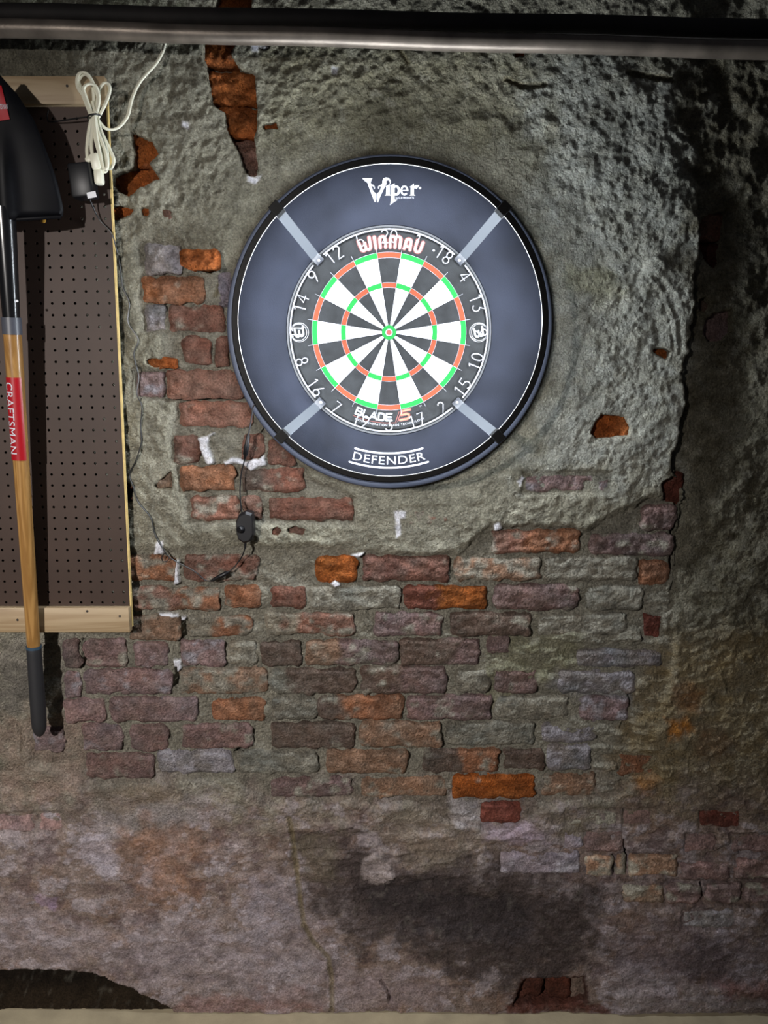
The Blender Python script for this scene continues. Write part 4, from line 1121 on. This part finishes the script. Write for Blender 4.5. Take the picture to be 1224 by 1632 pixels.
for r, w in ((RDf - .0165, .155), (RDf + .0165, .182)):
    flat('model_print', stroke_mesh([[(x, 0) for x in np.linspace(-w / 2, w / 2, 30)]], .0042), lambda x, y: polar_dn(x, y, r), HS, M_PRINT, SUR)

# light ring standing off the board on four arms
RH0, RH1 = HF + 0.125, HF + 0.150
LC = P(621.7, 518.3, HF + 0.149); LX, LZ = LC.x, LC.z
LR = empty('light_ring', (LX, -(HF + .07), LZ), 'black ring light with white LEDs held in front of the dartboard', 'ring light')
c2 = (LX, LZ); RI, RO = 0.3068, 0.3205
mb = MB(); mb.lathe(c2, [(RO - .002, RH1), (RO, RH1 - .002), (RO, RH0), (RI + .0125, RH0), (RI + .0055, RH1 - .002), (RI + .0008, RH1 - .002), (RI + .0008, RH1)], 128, True); mb.build('housing', M_RING, LR, True)
mb = MB(); mb.lathe(c2, [(RI + .0120, RH0 + .001), (RI + .0052, RH1 - .003)], 128); mb.build('led_strip', M_LED, LR)
mb = MB(); mb.lathe(c2, [(RI, RH1 - .002), (RI, RH1), (RI + .0005, RH1), (RI + .0005, RH1 - .002)], 128, True); mb.build('diffuser_edge', emit('lit_diffuser_edge', (0.9, 0.95, 1.0), 0.8), LR)
for k in range(4):
    a = math.radians(45 + 90 * k); ca_, sa_ = math.cos(a), math.sin(a)
    rad_v = Vector((ca_, 0, sa_)); tan_v = Vector((-sa_, 0, ca_)); out_v = Vector((0, -1, 0))
    p_in = Vector((BX, -(HF + .004), BZ0)) + rad_v * 0.2275
    p_out = Vector((LX, -(RH0 + 0.004), LZ)) + rad_v * (RI + .002)
    d = (p_out - p_in); nn = tan_v.cross(d).normalized()
    w, t = 0.0100, 0.0012
    V = [p_in - tan_v * w - nn * t, p_in + tan_v * w - nn * t, p_in + tan_v * w + nn * t, p_in - tan_v * w + nn * t,
         p_out - tan_v * w - nn * t, p_out + tan_v * w - nn * t, p_out + tan_v * w + nn * t, p_out - tan_v * w + nn * t]
    AR = MB().add(V, [(0, 1, 2, 3), (4, 7, 6, 5), (0, 4, 5, 1), (1, 5, 6, 2), (2, 6, 7, 3), (3, 7, 4, 0)]).build('arm', M_ARM, LR)
    # black clip on the ring
    cc = Vector((LX, -(RH0 + RH1) / 2, LZ)) + rad_v * ((RI + RO) / 2 + .0035)
    Rm = Matrix((rad_v, out_v, tan_v)).transposed()
    m = MB(); m.box(cc, RO - RI + .010, RH1 - RH0 + .006, .0215, Rm, .001); m.build('clip', M_RING, LR)
    # bracket on the board edge with a screw
    cb = Vector((BX, -(HF + .0035), BZ0)) + rad_v * 0.2185
    m = MB(); m.box(cb, .019, .004, .0205, Rm, .0018); BK = m.build('bracket', plain('dark_bracket', srgb(18, 20, 27), .5), LR, True)
    m = MB(); ps = cb + out_v * .0018 - rad_v * .003; m.tube([ps, ps + out_v * .0015, ps + out_v * .002], [.0026, .0026, .0018], 12); m.build('screw', M_SILVER, BK, True)
# lead, in-line connector and dimmer hanging from the ring
LD = [(406, 644, .182), (403, 650, .160), (402, 657, .110), (400.5, 668, .062), (398, 682, .046), (396, 692, .036)]
m = MB(); m.tube(catmull([P(*q) for q in LD], 6), 0.0016, 8); m.build('lead', plain('grey_lead', srgb(70, 72, 78), .4), LR, True)
a = P(396, 691, .036); b = P(390, 732, .028); d = b - a
m = MB(); m.tube([a, a + d * .06, a + d * .4, a + d * .45, a + d * .8, a + d * .85, b], [.002, .0042, .0052, .0062, .0062, .0042, .0022], 12); m.build('in_line_plug', M_PLASTIC, LR, True)
DIM = empty('dimmer_switch', P(390, 840, .03), 'small black in-line dimmer with a round knob on the cord', 'dimmer')
m = MB(); m.tube(catmull([P(390, 732, .028), P(384.5, 755, .025), P(382.5, 780, .026), P(383.5, 803, .030), P(386, 819, .032)], 6), 0.0016, 8); m.build('cable', M_CORDB, DIM, True)
V = []; hx = [(376,831),(381,820),(392,815),(402,818),(404,830),(404.5,852),(399,863),(389,866),(380,860),(377,850)]
f0 = [P(x, y, .046) for x, y in hx]; cxy = P(390, 841, .046)
f1 = [cxy + (p - cxy) * .86 + Vector((0, -.006, 0)) for p in f0]; fbk = [Vector((p.x, -.020, p.z)) for p in f0]; n = len(hx)
Fq = [tuple(range(2 * n, 3 * n))] + [(i, (i + 1) % n, n + (i + 1) % n, n + i) for i in range(n)] + [(n + i, n + (i + 1) % n, 2 * n + (i + 1) % n, 2 * n + i) for i in range(n)] + [tuple(reversed(range(n)))]
MB().add(fbk + f0 + f1, Fq).build('dimmer_case', M_PLASTIC, DIM)
p = P(384, 843, .052); m = MB(); m.tube([p, p + Vector((-.002, -.008, 0)), p + Vector((-.003, -.010, 0))], [.0085, .0080, .0060], 18); m.build('knob', M_PLASTIC, DIM, True)
m = MB(); m.tube(catmull([P(391, 864, .034), P(390, 874, .034), P(386, 886, .031), P(378, 898, .028), P(370, 907, .027), P(363, 912, .026)], 6), 0.0016, 8); m.build('cable', M_CORDB, DIM, True)
m = MB(); m.tube([P(391, 862, .034), P(391, 867, .034), P(390.4, 874, .034)], [.0034, .0030, .0022], 10); m.build('strain_relief', M_PLASTIC, DIM, True)
print('wall verts', len(co), 'H', H.min(), H.max())
